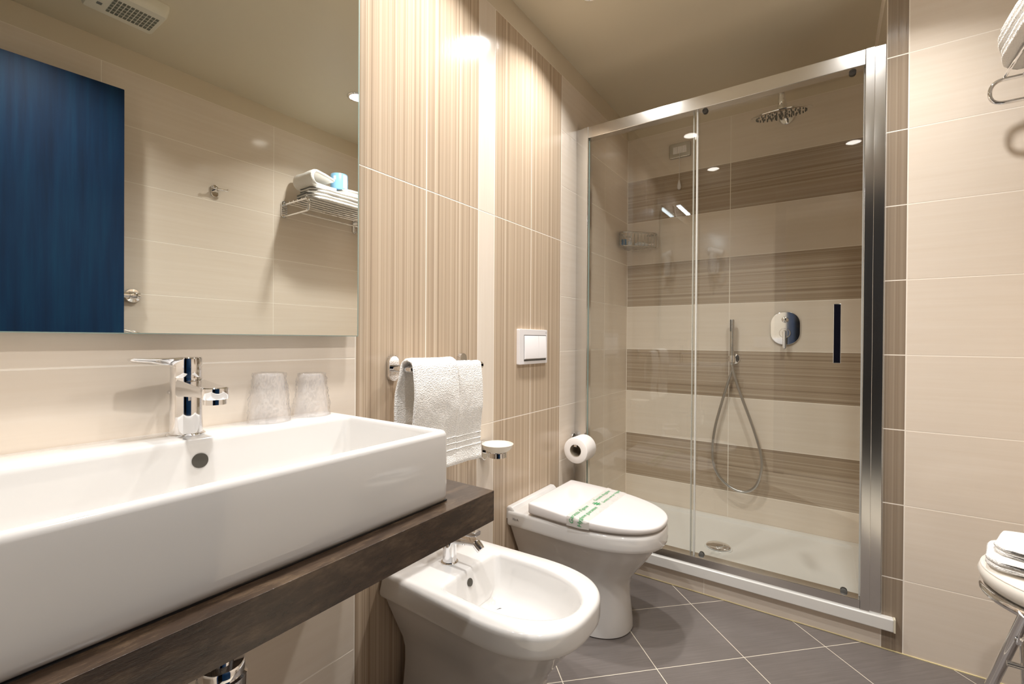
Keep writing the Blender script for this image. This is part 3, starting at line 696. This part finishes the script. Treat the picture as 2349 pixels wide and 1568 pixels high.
t = thing('toilet_roll_holder', 'chrome toilet roll holder on the wall by the shower', 'roll holder', (0, 1.955, 0.54))
bm = B(); stadium(bm, (0, 1.962, 0.574), (1, 0, 0), (0, 0, 1), 0.034, 0.046, 0.012, 0.002); obj('wall_plate', bm, 'chrome', t)
bm = B(); box(bm, (0.010, 1.955, 0.561), (0.082, 1.969, 0.573), 0.002); box(bm, (0.068, 1.848, 0.561), (0.082, 1.969, 0.571), 0.002); obj('arm', bm, 'chrome', t)
t = thing('toilet_roll', 'white toilet roll hanging on the chrome holder', 'toilet roll', (0.0745, 1.90, 0.48))
rc = (0.0745, 0.544)
bm = B(); lathe(bm, (rc[0], 1.852, rc[1]), (0, 1, 0), [(0.0275, 0), (0.0275, 0.001), (0.055, 0.0), (0.0575, 0.0015), (0.058, 0.004), (0.058, 0.094), (0.0565, 0.097), (0.0275, 0.097), (0.0275, 0.0)], 56, False, False); obj('paper', bm, 'paper', t, 50)
bm = B(); lathe(bm, (rc[0], 1.853, rc[1]), (0, 1, 0), [(0.0272, 0), (0.0272, 0.095), (0.0262, 0.095), (0.0262, 0.0), (0.0272, 0)], 36, False, False); obj('core', bm, 'card', t)

# ------------------------------------------------------------------ shower
tray = thing('shower_tray', 'white rectangular acrylic shower tray', 'shower tray', (0.58, 2.33, 0.0735))
ty0 = 1.976
rx = lambda ins, z, r: rrect(0.055+ins, 1.10-ins, 2.045+ins, 2.635-ins, r, z)
bm = B(); X1 = 1.190
# outer lip (front overlaps the striped strip) then the recess
out = lambda i, z: rrect(0.001+i, 1.1555-i, 2.0+i, YB-0.001-i, 0.006, z)
loft(bm, [out(0, 0.0735), out(0, 0.098), out(0.003, 0.101), rx(-0.004, 0.101, 0.03), rx(0.0, 0.099, 0.03), rx(0.006, 0.092, 0.03), rx(0.02, 0.088, 0.04), rx(0.24, 0.0855, 0.04)])
obj('basin', bm, 'acrylic', tray, 40)
bm = B(); box(bm, (0.001, ty0, 0.0715), (X1, 2.03, 0.1145), 0.004, 4); obj('threshold', bm, 'acrylic', tray)
bm = B(); box(bm, (X1-0.001, ty0+0.001, 0.0705), (X1+0.005, YS-0.0005, 0.116), 0.0015); obj('silicone_bead', bm, 'silicone', tray)
bm = B(); lathe(bm, (0.592, 2.285, 0.0845), (0, 0, 1), [(0.060, 0.0), (0.060, 0.004), (0.058, 0.006)], 44); obj('drain_seat', bm, 'acrylic', tray)
bm = B(); lathe(bm, (0.592, 2.285, 0.090), (0, 0, 1), [(0.042, 0.0), (0.052, 0.002), (0.052, 0.005), (0.046, 0.0085), (0.025, 0.0108), (0.004, 0.0112)], 48); obj('drain_cover', bm, 'chrome', tray)

enc = thing('shower_enclosure', 'aluminium framed sliding glass shower enclosure', 'shower enclosure', (0.58, 2.01, 0.1145))
Y0, Y1, ZF0, ZF1 = 1.985, 2.033, 0.1145, 2.043
bm = B(); box(bm, (0.0, Y0+0.006, ZF0), (0.040, Y1, ZF1), 0.0015); box(bm, (0.036, Y0, ZF0), (0.062, Y1, ZF1), 0.0015); obj('jamb', bm, 'alu', enc)
bm = B(); box(bm, (1.100, Y0, ZF0), (1.126, Y1, ZF1), 0.0015); box(bm, (1.124, Y0+0.004, ZF0), (1.1555, Y1, ZF1), 0.0015); obj('jamb', bm, 'alu', enc)
bm = B(); box(bm, (0.062, Y0+0.001, 1.990), (1.100, Y1, ZF1), 0.002); obj('top_rail', bm, 'alu', enc)
bm = B(); box(bm, (0.062, Y0+0.001, ZF0), (1.100, Y1, 0.149), 0.0025); obj('bottom_rail', bm, 'alu', enc)
bm = B(); box(bm, (0.060, 2.000, 0.147), (0.548, 2.005, 1.993)); obj('fixed_pane', bm, 'glass', enc)
bm = B(); box(bm, (0.532, 2.018, 0.147), (1.101, 2.023, 1.993)); pane = obj('sliding_pane', bm, 'glass', enc)
bm = B(); box(bm, (0.0610, 1.9992, 0.149), (0.0640, 2.0058, 1.991)); obj('pane_edge', bm, 'gedge', enc)
bm = B(); box(bm, (0.5465, 1.996, 0.149), (0.5525, 2.009, 1.991), 0.001); obj('pane_seal', bm, 'seal', enc)
bm = B(); box(bm, (0.5295, 2.0135, 0.149), (0.5335, 2.0265, 1.991), 0.001); obj('pane_seal', bm, 'seal', enc)
bm = B(); box(bm, (1.0965, 2.012, 0.149), (1.101, 2.028, 1.991), 0.001); obj('pane_seal', bm, 'seal', enc)
for x, z in ((0.575, 1.989), (1.065, 1.989), (0.575, 0.1505), (1.055, 0.1505)):
    bm = B(); lathe(bm, (x, 2.0175, z), (0, -1, 0), [(0.0105, 0), (0.0105, 0.003), (0.007, 0.005)], 24); lathe(bm, (x, 2.0235, z), (0, 1, 0), [(0.0105, 0), (0.0105, 0.006), (0.008, 0.008)], 24); obj('roller', bm, 'nozzle', enc)
bm = B(); box(bm, (1.0165, 2.0045, 0.962), (1.0390, 2.0185, 1.174), 0.0015); obj('handle', bm, 'chrome', enc)
bm = B(); box(bm, (1.0185, 2.0035, 0.9645), (1.0370, 2.0060, 1.1715), 0.0006); obj('handle_reflection', bm, 'dark_reflection', enc)  # dark sheet painting the doorway's reflection onto the chrome handle

YW = YB
t = thing('shower_mixer', 'chrome rounded built-in shower mixer with lever', 'shower mixer', (0.823, YW, 1.02))
bm = B(); stadium(bm, (0.8235, YW, 1.104), (0, -1, 0), (0, 0, 1), 0.130, 0.166, 0.010, 0.003, 14, 0.060); obj('cover_plate', bm, 'chrome', t)
bm = B(); lathe(bm, (0.8235, YW-0.009, 1.1465), (0, -1, 0), [(0.012, 0), (0.012, 0.010), (0.014, 0.014), (0.0145, 0.022), (0.0115, 0.029), (0.005, 0.032)], 32); obj('diverter_knob', bm, 'chrome', t)
bm = B(); lathe(bm, (0.8235, YW-0.009, 1.080), (0, -1, 0), [(0.024, 0), (0.024, 0.026), (0.022, 0.029)], 36); obj('lever_hub', bm, 'chrome', t)
bm = B(); stadium(bm, (0.8235, YW-0.030, 1.047), (0, -1, 0), (0, 0, 1), 0.017, 0.092, 0.016, 0.003); obj('lever', bm, 'chrome', t)

def tilt_disc(bm):
    o = Vector((0.8215, 2.345, 2.048)); r = Matrix.Rotation(math.radians(13.5), 3, 'X')
    for v in bm.verts: v.co = o + r @ (v.co-o)
t = thing('rain_shower', 'chrome overhead rain shower disc on a wall arm', 'shower head', (0.82, YW, 2.03))
bm = B(); lathe(bm, (0.8215, YW, 2.157), (0, -1, 0), [(0.033, 0), (0.033, 0.005), (0.030, 0.008), (0.013, 0.010)], 36); obj('wall_rose', bm, 'chrome', t)
bm = B(); tube(bm, fillet([(0.8215, YW-0.004, 2.157), (0.8215, 2.345, 2.157), (0.8215, 2.345, 2.085)], 0.035), 0.0115, 20); obj('arm', bm, 'chrome', t)
bm = B(); lathe(bm, (0.8215, 2.345, 2.108), (0, 0, -1), [(0.0125, 0), (0.0135, 0.004), (0.0135, 0.022), (0.0125, 0.026), (0.0145, 0.03), (0.017, 0.052), (0.017, 0.062)], 28); obj('ball_joint', bm, 'chrome', t)
bm = B(); lathe(bm, (0.8215, 2.345, 2.048), (0, 0, -1), [(0.02, 0), (0.118, 0.003), (0.121, 0.005), (0.1205, 0.008), (0.112, 0.0095)], 64); tilt_disc(bm); obj('disc', bm, 'chrome', t)
bm = B()
for k in range(5):
    n = 1 if k == 0 else 6+6*k
    for j in range(n):
        a = 2*PI*j/n+k*.3; r = 0.024*k; lathe(bm, (0.8215+r*math.cos(a), 2.345+r*math.sin(a), 2.039), (0, 0, -1), [(0.003, 0), (0.0026, 0.005)], 6)
tilt_disc(bm); obj('nozzles', bm, 'nozzle', t, kind='stuff')

t = thing('hand_shower', 'slim chrome hand shower with looping metal hose', 'hand shower', (0.59, YW, 0.255))
bm = B(); lathe(bm, (0.592, YW, 0.947), (0, -1, 0), [(0.029, 0), (0.029, 0.004), (0.026, 0.007), (0.012, 0.009), (0.012, 0.03)], 36); obj('wall_bracket', bm, 'chrome', t)
bm = B(); lathe(bm, (0.588, 2.628, 0.930), (0, 0, 1), [(0.0135, 0), (0.0145, 0.003), (0.0145, 0.03), (0.0135, 0.034)], 24); box(bm, (0.583, 2.632, 0.940), (0.597, 2.650, 0.955), 0.002); obj('cradle', bm, 'chrome', t)
bm = B(); lathe(bm, (0.588, 2.628, 0.915), (0, 0, 1), [(0.0085, 0), (0.0105, 0.012), (0.0105, 0.232), (0.0095, 0.236)], 24); obj('wand', bm, 'steel', t)
bm = B()
for k in range(14): lathe(bm, (0.5825, 2.619, 1.092+k*0.0042), (-0.5, -0.85, 0), [(0.0042, 0), (0.0036, 0.0025)], 6)
obj('spray_nozzles', bm, 'nozzle', t, kind='stuff')
hp = [(0.588, 2.628, 0.917), (0.600, 2.626, 0.86), (0.640, 2.622, 0.74), (0.690, 2.620, 0.60), (0.726, 2.620, 0.47), (0.7285, 2.622, 0.38), (0.700, 2.624, 0.295), (0.645, 2.626, 0.262), (0.580, 2.628, 0.278), (0.522, 2.630, 0.335), (0.497, 2.632, 0.42), (0.505, 2.634, 0.56), (0.545, 2.638, 0.735), (0.580, 2.645, 0.865), (0.592, 2.652, 0.935)]
bm = B(); P = catmull(hp, 26); tube(bm, P, lambda f: 0.0072 if int(f*len(P)) % 2 else 0.0066, 12); obj('hose', bm, 'hose', t, 60)

t = thing('alarm_pull_box', 'chrome framed wall box with emergency pull cord in the shower', 'pull switch', (0.305, YW, 1.88))
bm = B(); stadium(bm, (0.305, YW, 2.1105), (0, -1, 0), (0, 0, 1), 0.117, 0.083, 0.014, 0.005, 4, 0.008); obj('frame', bm, 'steel', t)
for x in (0.2805, 0.3055, 0.3305):
    bm = B(); box(bm, (x-0.0118, YW-0.0155, 2.092), (x+0.0118, YW-0.0125, 2.130), 0.0006); obj('switch_panel', bm, 'plastic', t)
bm = B(); cyl(bm, (0.305, YW-0.0155, 2.098), (0.305, YW-0.019, 2.096), 0.003, 10); tube(bm, [(0.305, YW-0.018, 2.097), (0.3048, YW-0.019, 2.05), (0.305, YW-0.018, 1.99), (0.3048, YW-0.019, 1.938)], 0.0012, 6); obj('cord', bm, 'plastic', t)
bm = B(); lathe(bm, (0.3048, YW-0.019, 1.940), (0, 0, -1), [(0.003, 0), (0.005, 0.006), (0.0095, 0.028), (0.0105, 0.040), (0.008, 0.050), (0.003, 0.053)], 20); obj('pull_toggle', bm, 'plastic', t)

# corner basket with toiletries
bz0, bz1 = 1.575, 1.652
t = thing('corner_basket', 'chrome wire corner basket in the shower', 'basket', (0.07, 2.60, bz0))
rail = lambda z, k=1.0: fillet([(0.030, 2.642, z), (0.012, 2.625, z), (0.008, 2.51, z), (0.045, 2.492, z), (0.168, 2.622, z), (0.186, 2.655, z), (0.150, 2.668, z), (0.120, 2.668, z)], 0.02)
bm = B(); tube(bm, rail(bz1), 0.0048, 10); obj('top_wire', bm, 'steel', t)
bm = B(); tube(bm, [*fillet([(0.010, 2.645, bz0), (0.008, 2.51, bz0), (0.045, 2.492, bz0), (0.168, 2.622, bz0), (0.182, 2.664, bz0), (0.03, 2.667, bz0)], 0.02)], 0.003, 8); obj('bottom_wire', bm, 'steel', t)
pts = fillet([(0.008, 2.60, 0), (0.008, 2.51, 0), (0.045, 2.492, 0), (0.168, 2.622, 0), (0.184, 2.655, 0)], 0.02)
def along(P, d):
    for a, b in zip(P, P[1:]):
        l = (b-a).length
        if d <= l: return a.lerp(b, d/l)
        d -= l
    return P[-1]
tot = sum((b-a).length for a, b in zip(pts, pts[1:]))
for k in range(17):
    p = along(pts, tot*k/16); bm = B(); cyl(bm, (p.x, p.y, bz0), (p.x, p.y, bz1), 0.002, 6); obj('upright_wire', bm, 'steel', t)
for k in range(9):
    f = (k+0.5)/9; a = Vector((0.009, 2.512+0.15*f, bz0)); b = Vector((0.045+0.13*f, 2.494+0.135*f, bz0))
    bm = B(); cyl(bm, a, b, 0.002, 6); obj('floor_wire', bm, 'steel', t)
bm = B(); lathe(bm, (0.0, 2.56, 1.60), (1, 0, 0), [(0.012, 0), (0.012, 0.004), (0.008, 0.0105)], 20); tube(bm, [(0.008, 2.53, 1.60), (0.008, 2.62, 1.60)], 0.002, 6); obj('wall_fixing', bm, 'chrome', t)
bm = B(); lathe(bm, (0.11, YW, 1.60), (0, -1, 0), [(0.012, 0), (0.012, 0.004), (0.008, 0.0105)], 20); tube(bm, [(0.08, YW-0.007, 1.60), (0.16, YW-0.008, 1.60)], 0.002, 6); obj('wall_fixing', bm, 'chrome', t)
def bottle(x, y, r, h, cap, lab, label):
    t = thing('toiletry_bottle', label, 'bottle', (x, y, bz0+0.0016), 'small bottles in the corner basket'); z = bz0+0.0016
    bm = B(); lathe(bm, (x, y, z), (0, 0, 1), [(r*0.9, 0), (r, 0.003), (r, h*0.72), (r*0.5, h*0.78), (r*0.5, h*0.8)], 24); obj('body', bm, 'cup', t)
    bm = B(); lathe(bm, (x, y, z+h*0.79), (0, 0, 1), [(r*0.62, 0), (r*0.62, h*0.2), (r*0.55, h*0.21)], 20); obj('cap', bm, cap, t)
    bm = B(); lathe(bm, (x, y, z+h*0.12), (0, 0, 1), [(r+0.0003, 0), (r+0.0003, h*0.48)], 24, False, False); obj('label', bm, lab, t)
bottle(0.036, 2.524, 0.0135, 0.062, 'plastic', 'blue', 'small clear bottle with a blue label in the corner basket')
bottle(0.062, 2.550, 0.011, 0.045, 'plastic', 'wrapw', 'small clear bottle with a white label in the corner basket')
bm = B(); tube(bm, catmull([(0.085, 2.565, bz0+0.0125), (0.105, 2.583, bz0+0.018), (0.13, 2.607, bz0+0.014), (0.142, 2.622, bz0+0.0125)], 5), lambda f: 0.009-0.002*math.cos(f*6), 10); tag(obj('sachet', bm, 'wrapw'), 'small white sachet lying in the corner basket', 'sachet')

sx, sy, sr = 1.474, 1.560, 0.166     # stool seat centre and radius
# ------------------------------------------------------------------ right wall: rack with towels, hook, rail behind the door
t = thing('towel_rack', 'chrome wire towel shelf on the right wall', 'towel rack', (XR, 1.68, 1.735))
ya, yb, zt, zl, xf = 1.436, 1.915, 1.806, 1.738, 1.388
for y in (ya, yb):
    bm = B(); stadium(bm, (XR, y, 1.780), (-1, 0, 0), (0, 0, 1), 0.034, 0.098, 0.010, 0.002); obj('wall_plate', bm, 'chrome', t)
    bm = B(); tube(bm, fillet([(XR-0.009, y, zt), (xf, y, zt), (xf, y, zl), (XR-0.009, y, zl)], 0.034, 8), 0.0055, 12); obj('end_loop', bm, 'chrome', t)
    for z in (1.815, 1.775):
        bm = B(); lathe(bm, (XR-0.0095, y, z), (-1, 0, 0), [(0.008, 0), (0.008, 0.002), (0.006, 0.003)], 16); obj('screw', bm, 'steel', t)
for k in range(6):
    x = xf+0.030+k*0.040; bm = B(); cyl(bm, (x, ya-0.004, zt+0.006), (x, yb+0.004, zt+0.006), 0.0042, 10); obj('shelf_bar', bm, 'chrome', t)
bm = B(); cyl(bm, (xf+0.09, ya, zl), (xf+0.09, yb, zl), 0.0042, 10); obj('hanging_bar', bm, 'chrome', t)
def snake(w, th, layers):
    """zig-zag fold profile, (u,v); fold on both ends alternately"""
    P = []; r = th/2
    for l in range(layers):
        d = 1 if l % 2 == 0 else -1
        us = [d*(-w/2+w*k/8) for k in range(9)]
        P += [(u, th/2+l*th) for u in us]
        if l < layers-1: P += [(d*(w/2+r*math.sin(PI*k/5)*0.9), th/2+l*th+r*(1-math.cos(PI*k/5))) for k in range(1, 5)]
    return P
def folded(name, label, cx, y0, y1, z, w, th, layers, group, sd, dome=0.0, amp=0.004, turn=0.0):
    bm = B(); ym = (y0+y1)/2
    sheet(bm, snake(w, th, layers), th*0.92, lambda u, v, s: Vector((cx+u, s, z+v)), y0, y1, 20, 0, sd)
    for v in bm.verts:
        p = v.co*9+Vector((sd, 0, 0)); h = max(0, v.co.z-z)/(th*layers)
        v.co += Vector((mnoise.noise(p)*amp, mnoise.noise(p+Vector((5, 5, 5)))*amp, mnoise.noise(p+Vector((1, 7, 2)))*amp*1.2*h))
        fu = max(0, abs(v.co.x-cx)/(w/2)-0.55)/0.45; fv = max(0, abs(v.co.y-ym)/((y1-y0)/2)-0.55)/0.45; q = fu*fv*0.16
        v.co.x += (cx-v.co.x)*q; v.co.y += (ym-v.co.y)*q
        if turn: v.co = Vector((cx, ym, 0)) + Matrix.Rotation(math.radians(turn), 3, 'Z') @ (v.co-Vector((cx, ym, 0)))
        if dome: v.co.z -= dome*(((v.co.x-sx)/0.12)**2+((v.co.y-sy)/0.12)**2)
    return tag(obj(name, bm, 'towel', None, 0), label, 'towel', group)
zr = zt+0.0105
folded('bath_towel', 'folded white towel at the bottom of the stack on the rack', 1.492, 1.452, 1.905, zr+0.001, 0.20, 0.018, 2, 'folded towels on the rack', 1.0)
folded('bath_towel', 'folded white towel in the middle of the stack on the rack', 1.485, 1.468, 1.912, zr+0.040, 0.195, 0.017, 2, 'folded towels on the rack', 4.0)
folded('bath_towel', 'folded white towel on top of the stack, under the blue paper roll', 1.490, 1.66, 1.905, zr+0.077, 0.18, 0.016, 2, 'folded towels on the rack', 8.0)
# thick towel folded over at the near end of the rack
bm = B(); pth = [(0.12, 0.012), (0.06, 0.012), (0.0, 0.013)] + [(-0.028*math.sin(PI*k/8), 0.013+0.036*(1-math.cos(PI*k/8))) for k in range(1, 8)] + [(0.0, 0.085), (0.05, 0.078), (0.11, 0.062)]
sheet(bm, pth, 0.020, lambda u, v, s: Vector((s, 1.500+u*1.0, zr+0.0755+v)), 1.415, 1.60, 16, 0.004, 3.0)
tag(obj('bath_towel', bm, 'towel', None, 0), 'thick white towel folded over at the door end of the rack', 'towel', 'folded towels on the rack')
t = thing('wrapped_roll', 'light blue wrapped toilet roll standing on the towel stack', 'toilet roll', (1.50, 1.70, zr+0.114)); z = zr+0.114
bm = B(); lathe(bm, (1.50, 1.70, z), (0, 0, 1), [(0.045, 0), (0.049, 0.003), (0.05, 0.008), (0.05, 0.092), (0.048, 0.097), (0.02, 0.098), (0.018, 0.09)], 44); obj('roll', bm, 'wrap', t)
bm = B()
for a0, a1, z0, z1, k in ((2.6, 3.3, 0.04, 0.096, 0), ):
    q = [[Vector((1.50+0.0506*math.cos(a0+(a1-a0)*i/8), 1.70+0.0506*math.sin(a0+(a1-a0)*i/8), z+zz)) for zz in (0.01, 0.09)] for i in range(9)]
    vs = [[bm.verts.new(p) for p in r] for r in q]
    for i in range(8): bm.faces.new((vs[i][0], vs[i+1][0], vs[i+1][1], vs[i][1]))
obj('pale_panel', bm, 'wrapw', t, 0)
for a0, zz in ((2.1, 0.045), (4.1, 0.055)):
    bm = B(); vs = [[bm.verts.new((1.50+0.0507*math.cos(a0+0.32*i/4), 1.70+0.0507*math.sin(a0+0.32*i/4), z+h)) for h in (zz, zz+0.024)] for i in range(5)]
    for i in range(4): bm.faces.new((vs[i][0], vs[i+1][0], vs[i+1][1], vs[i][1]))
    obj('printed_patch', bm, 'wrapw', t, 0)

t = thing('robe_hook', 'chrome double robe hook on the right wall', 'hook', (XR, 1.071, 1.76))
bm = B(); stadium(bm, (XR, 1.071, 1.788), (-1, 0, 0), (0, 0, 1), 0.032, 0.062, 0.010, 0.002); obj('wall_plate', bm, 'chrome', t)
bm = B(); cyl(bm, (XR-0.009, 1.071, 1.795), (XR-0.035, 1.071, 1.795), 0.008, 16, 0.001)
for s in (-0.45, 1): tube(bm, fillet([(XR-0.030, 1.071, 1.795), (XR-0.038, 1.071+s*0.030, 1.795), (XR-0.040, 1.071+s*0.048, 1.795), (XR-0.041, 1.071+s*0.050, 1.802)], 0.006), 0.0052, 12)
obj('double_arm', bm, 'chrome', t)

t = thing('grab_rail', 'chrome wall rail on a round rose half behind the blue door', 'rail', (XR, 0.735, 1.19))
bm = B(); lathe(bm, (XR, 0.735, 1.226), (-1, 0, 0), [(0.033, 0), (0.033, 0.006), (0.029, 0.012), (0.014, 0.014), (0.014, 0.035)], 36); obj('rose', bm, 'chrome', t)
bm = B(); cyl(bm, (XR-0.034, 0.755, 1.226), (XR-0.034, 0.50, 1.226), 0.0135, 20, 0.002); lathe(bm, (XR-0.034, 0.715, 1.226), (0, 1, 0), [(0.0165, 0), (0.0165, 0.026), (0.0145, 0.03)], 24); obj('bar', bm, 'chrome', t)
bm = B(); tube(bm, catmull([(XR-0.034, 0.58, 1.226), (XR-0.036, 0.57, 1.15), (XR-0.036, 0.62, 1.085), (XR-0.036, 0.70, 1.068), (XR-0.036, 0.76, 1.045), (XR-0.036, 0.785, 0.99)], 8), 0.009, 12); obj('hoop', bm, 'chrome', t)

# ------------------------------------------------------------------ stool with folded towels
t = thing('folding_stool', 'chrome folding stool with a round white padded seat', 'stool', (sx, sy, 0))
bm = B(); lathe(bm, (sx, sy, 0.452), (0, 0, 1), [(sr-0.045, 0.0), (sr-0.018, 0.004), (sr-0.006, 0.016), (sr, 0.034), (sr-0.004, 0.046), (sr-0.016, 0.056), (sr-0.035, 0.062), (sr-0.09, 0.069), (0.01, 0.071)], 64); obj('cushion', bm, 'vinyl', t, 0)
ring = lambda r, z, n=48: [(sx+r*math.cos(2*PI*k/n), sy+r*math.sin(2*PI*k/n), z) for k in range(n)]
bm = B(); tube(bm, ring(sr-0.006, 0.5010), 0.0016, 6, True); obj('piping', bm, 'vinyl', t)
bm = B(); tube(bm, ring(sr-0.012, 0.449), 0.011, 12, True); obj('seat_ring', bm, 'chrome', t)
for s in (-1, 1):
    X = sx+s*0.108
    for (y0_, z0_, y1_, z1_, dx, r) in ((sy-0.155, 0.452, sy+0.245, 0.012, -0.006*1, 0.0115), (sy-0.02, 0.445, sy-0.10, 0.012, 0.012, 0.010)):
        bm = B(); cyl(bm, (X+dx, y0_+ (0.045 if y0_ < sy-0.1 else 0), z0_), (X+dx, y1_, z1_), r, 16)
        leg = obj('leg', bm, 'chrome', t)
        bm = B(); cyl(bm, (X+dx, y1_, 0.0), (X+dx, y1_, 0.022), r+0.004, 16, 0.002); obj('rubber_foot', bm, 'rubber', leg)
    bm = B(); cyl(bm, (X-0.02, sy-0.048, 0.305), (X+0.028, sy-0.048, 0.305), 0.006, 12); obj('pivot', bm, 'steel', t)
bm = B(); cyl(bm, (sx-0.108, sy+0.225, 0.034), (sx+0.108, sy+0.225, 0.034), 0.008, 12); obj('cross_bar', bm, 'chrome', t)
bm = B(); cyl(bm, (sx-0.10, sy-0.098, 0.034), (sx+0.115, sy-0.098, 0.034), 0.008, 12); obj('cross_bar', bm, 'chrome', t)
folded('hand_towel', 'folded white towel lying on the stool seat', 1.464, 1.455, 1.68, 0.5300, 0.270, 0.0115, 2, 'folded towels on the stool', 12.0, 0.010, 0.005, -14)
folded('hand_towel', 'folded white towel lying on another towel on the stool', 1.472, 1.465, 1.67, 0.5560, 0.250, 0.010, 2, 'folded towels on the stool', 15.0, 0.010, 0.005, -22)

# ------------------------------------------------------------------ wall behind the viewer (seen in the shower glass)
t = thing('hair_dryer', 'white wall-mounted hair dryer with coiled cord', 'hair dryer', (0.22, YR, 1.55))
bm = B(); stadium(bm, (0.205, YR, 1.665), (0, 1, 0), (0, 0, 1), 0.085, 0.13, 0.045, 0.008, 8, 0.025); obj('wall_holder', bm, 'dryer', t)
bm = B(); tube(bm, catmull([(0.205, YR+0.055, 1.60), (0.205, YR+0.06, 1.68), (0.205, YR+0.062, 1.735), (0.215, YR+0.064, 1.775)], 6), lambda f: 0.026+0.008*f, 18); obj('handle', bm, 'dryer', t)
bm = B(); tube(bm, [(0.17, YR+0.06, 1.79), (0.20, YR+0.062, 1.785), (0.25, YR+0.066, 1.768), (0.285, YR+0.07, 1.755)], lambda f: 0.036-0.012*f, 20); obj('barrel', bm, 'dryer', t)
bm = B(); P = []
core = catmull([(0.255, YR+0.05, 1.74), (0.285, YR+0.03, 1.66), (0.285, YR+0.02, 1.56), (0.25, YR+0.02, 1.53), (0.222, YR+0.02, 1.59)], 30)
for i, p in enumerate(core): P.append(p+Vector((math.cos(i*1.1), math.sin(i*1.1)*0.6, 0))*0.006)
tube(bm, P, 0.0028, 6); obj('cord', bm, 'dryer', t)
t = thing('wall_socket', 'white framed wall socket by the doorway', 'socket', (0.565, YR, 0.99))
bm = B(); stadium(bm, (0.565, YR, 1.03), (0, 1, 0), (0, 0, 1), 0.122, 0.082, 0.009, 0.003, 4, 0.008); obj('frame', bm, 'plastic', t)
for k in range(3):
    bm = B(); box(bm, (0.529+k*0.024, YR+0.008, 1.008), (0.5525+k*0.024, YR+0.0115, 1.052), 0.0008); obj('socket_module', bm, 'plastic', t)
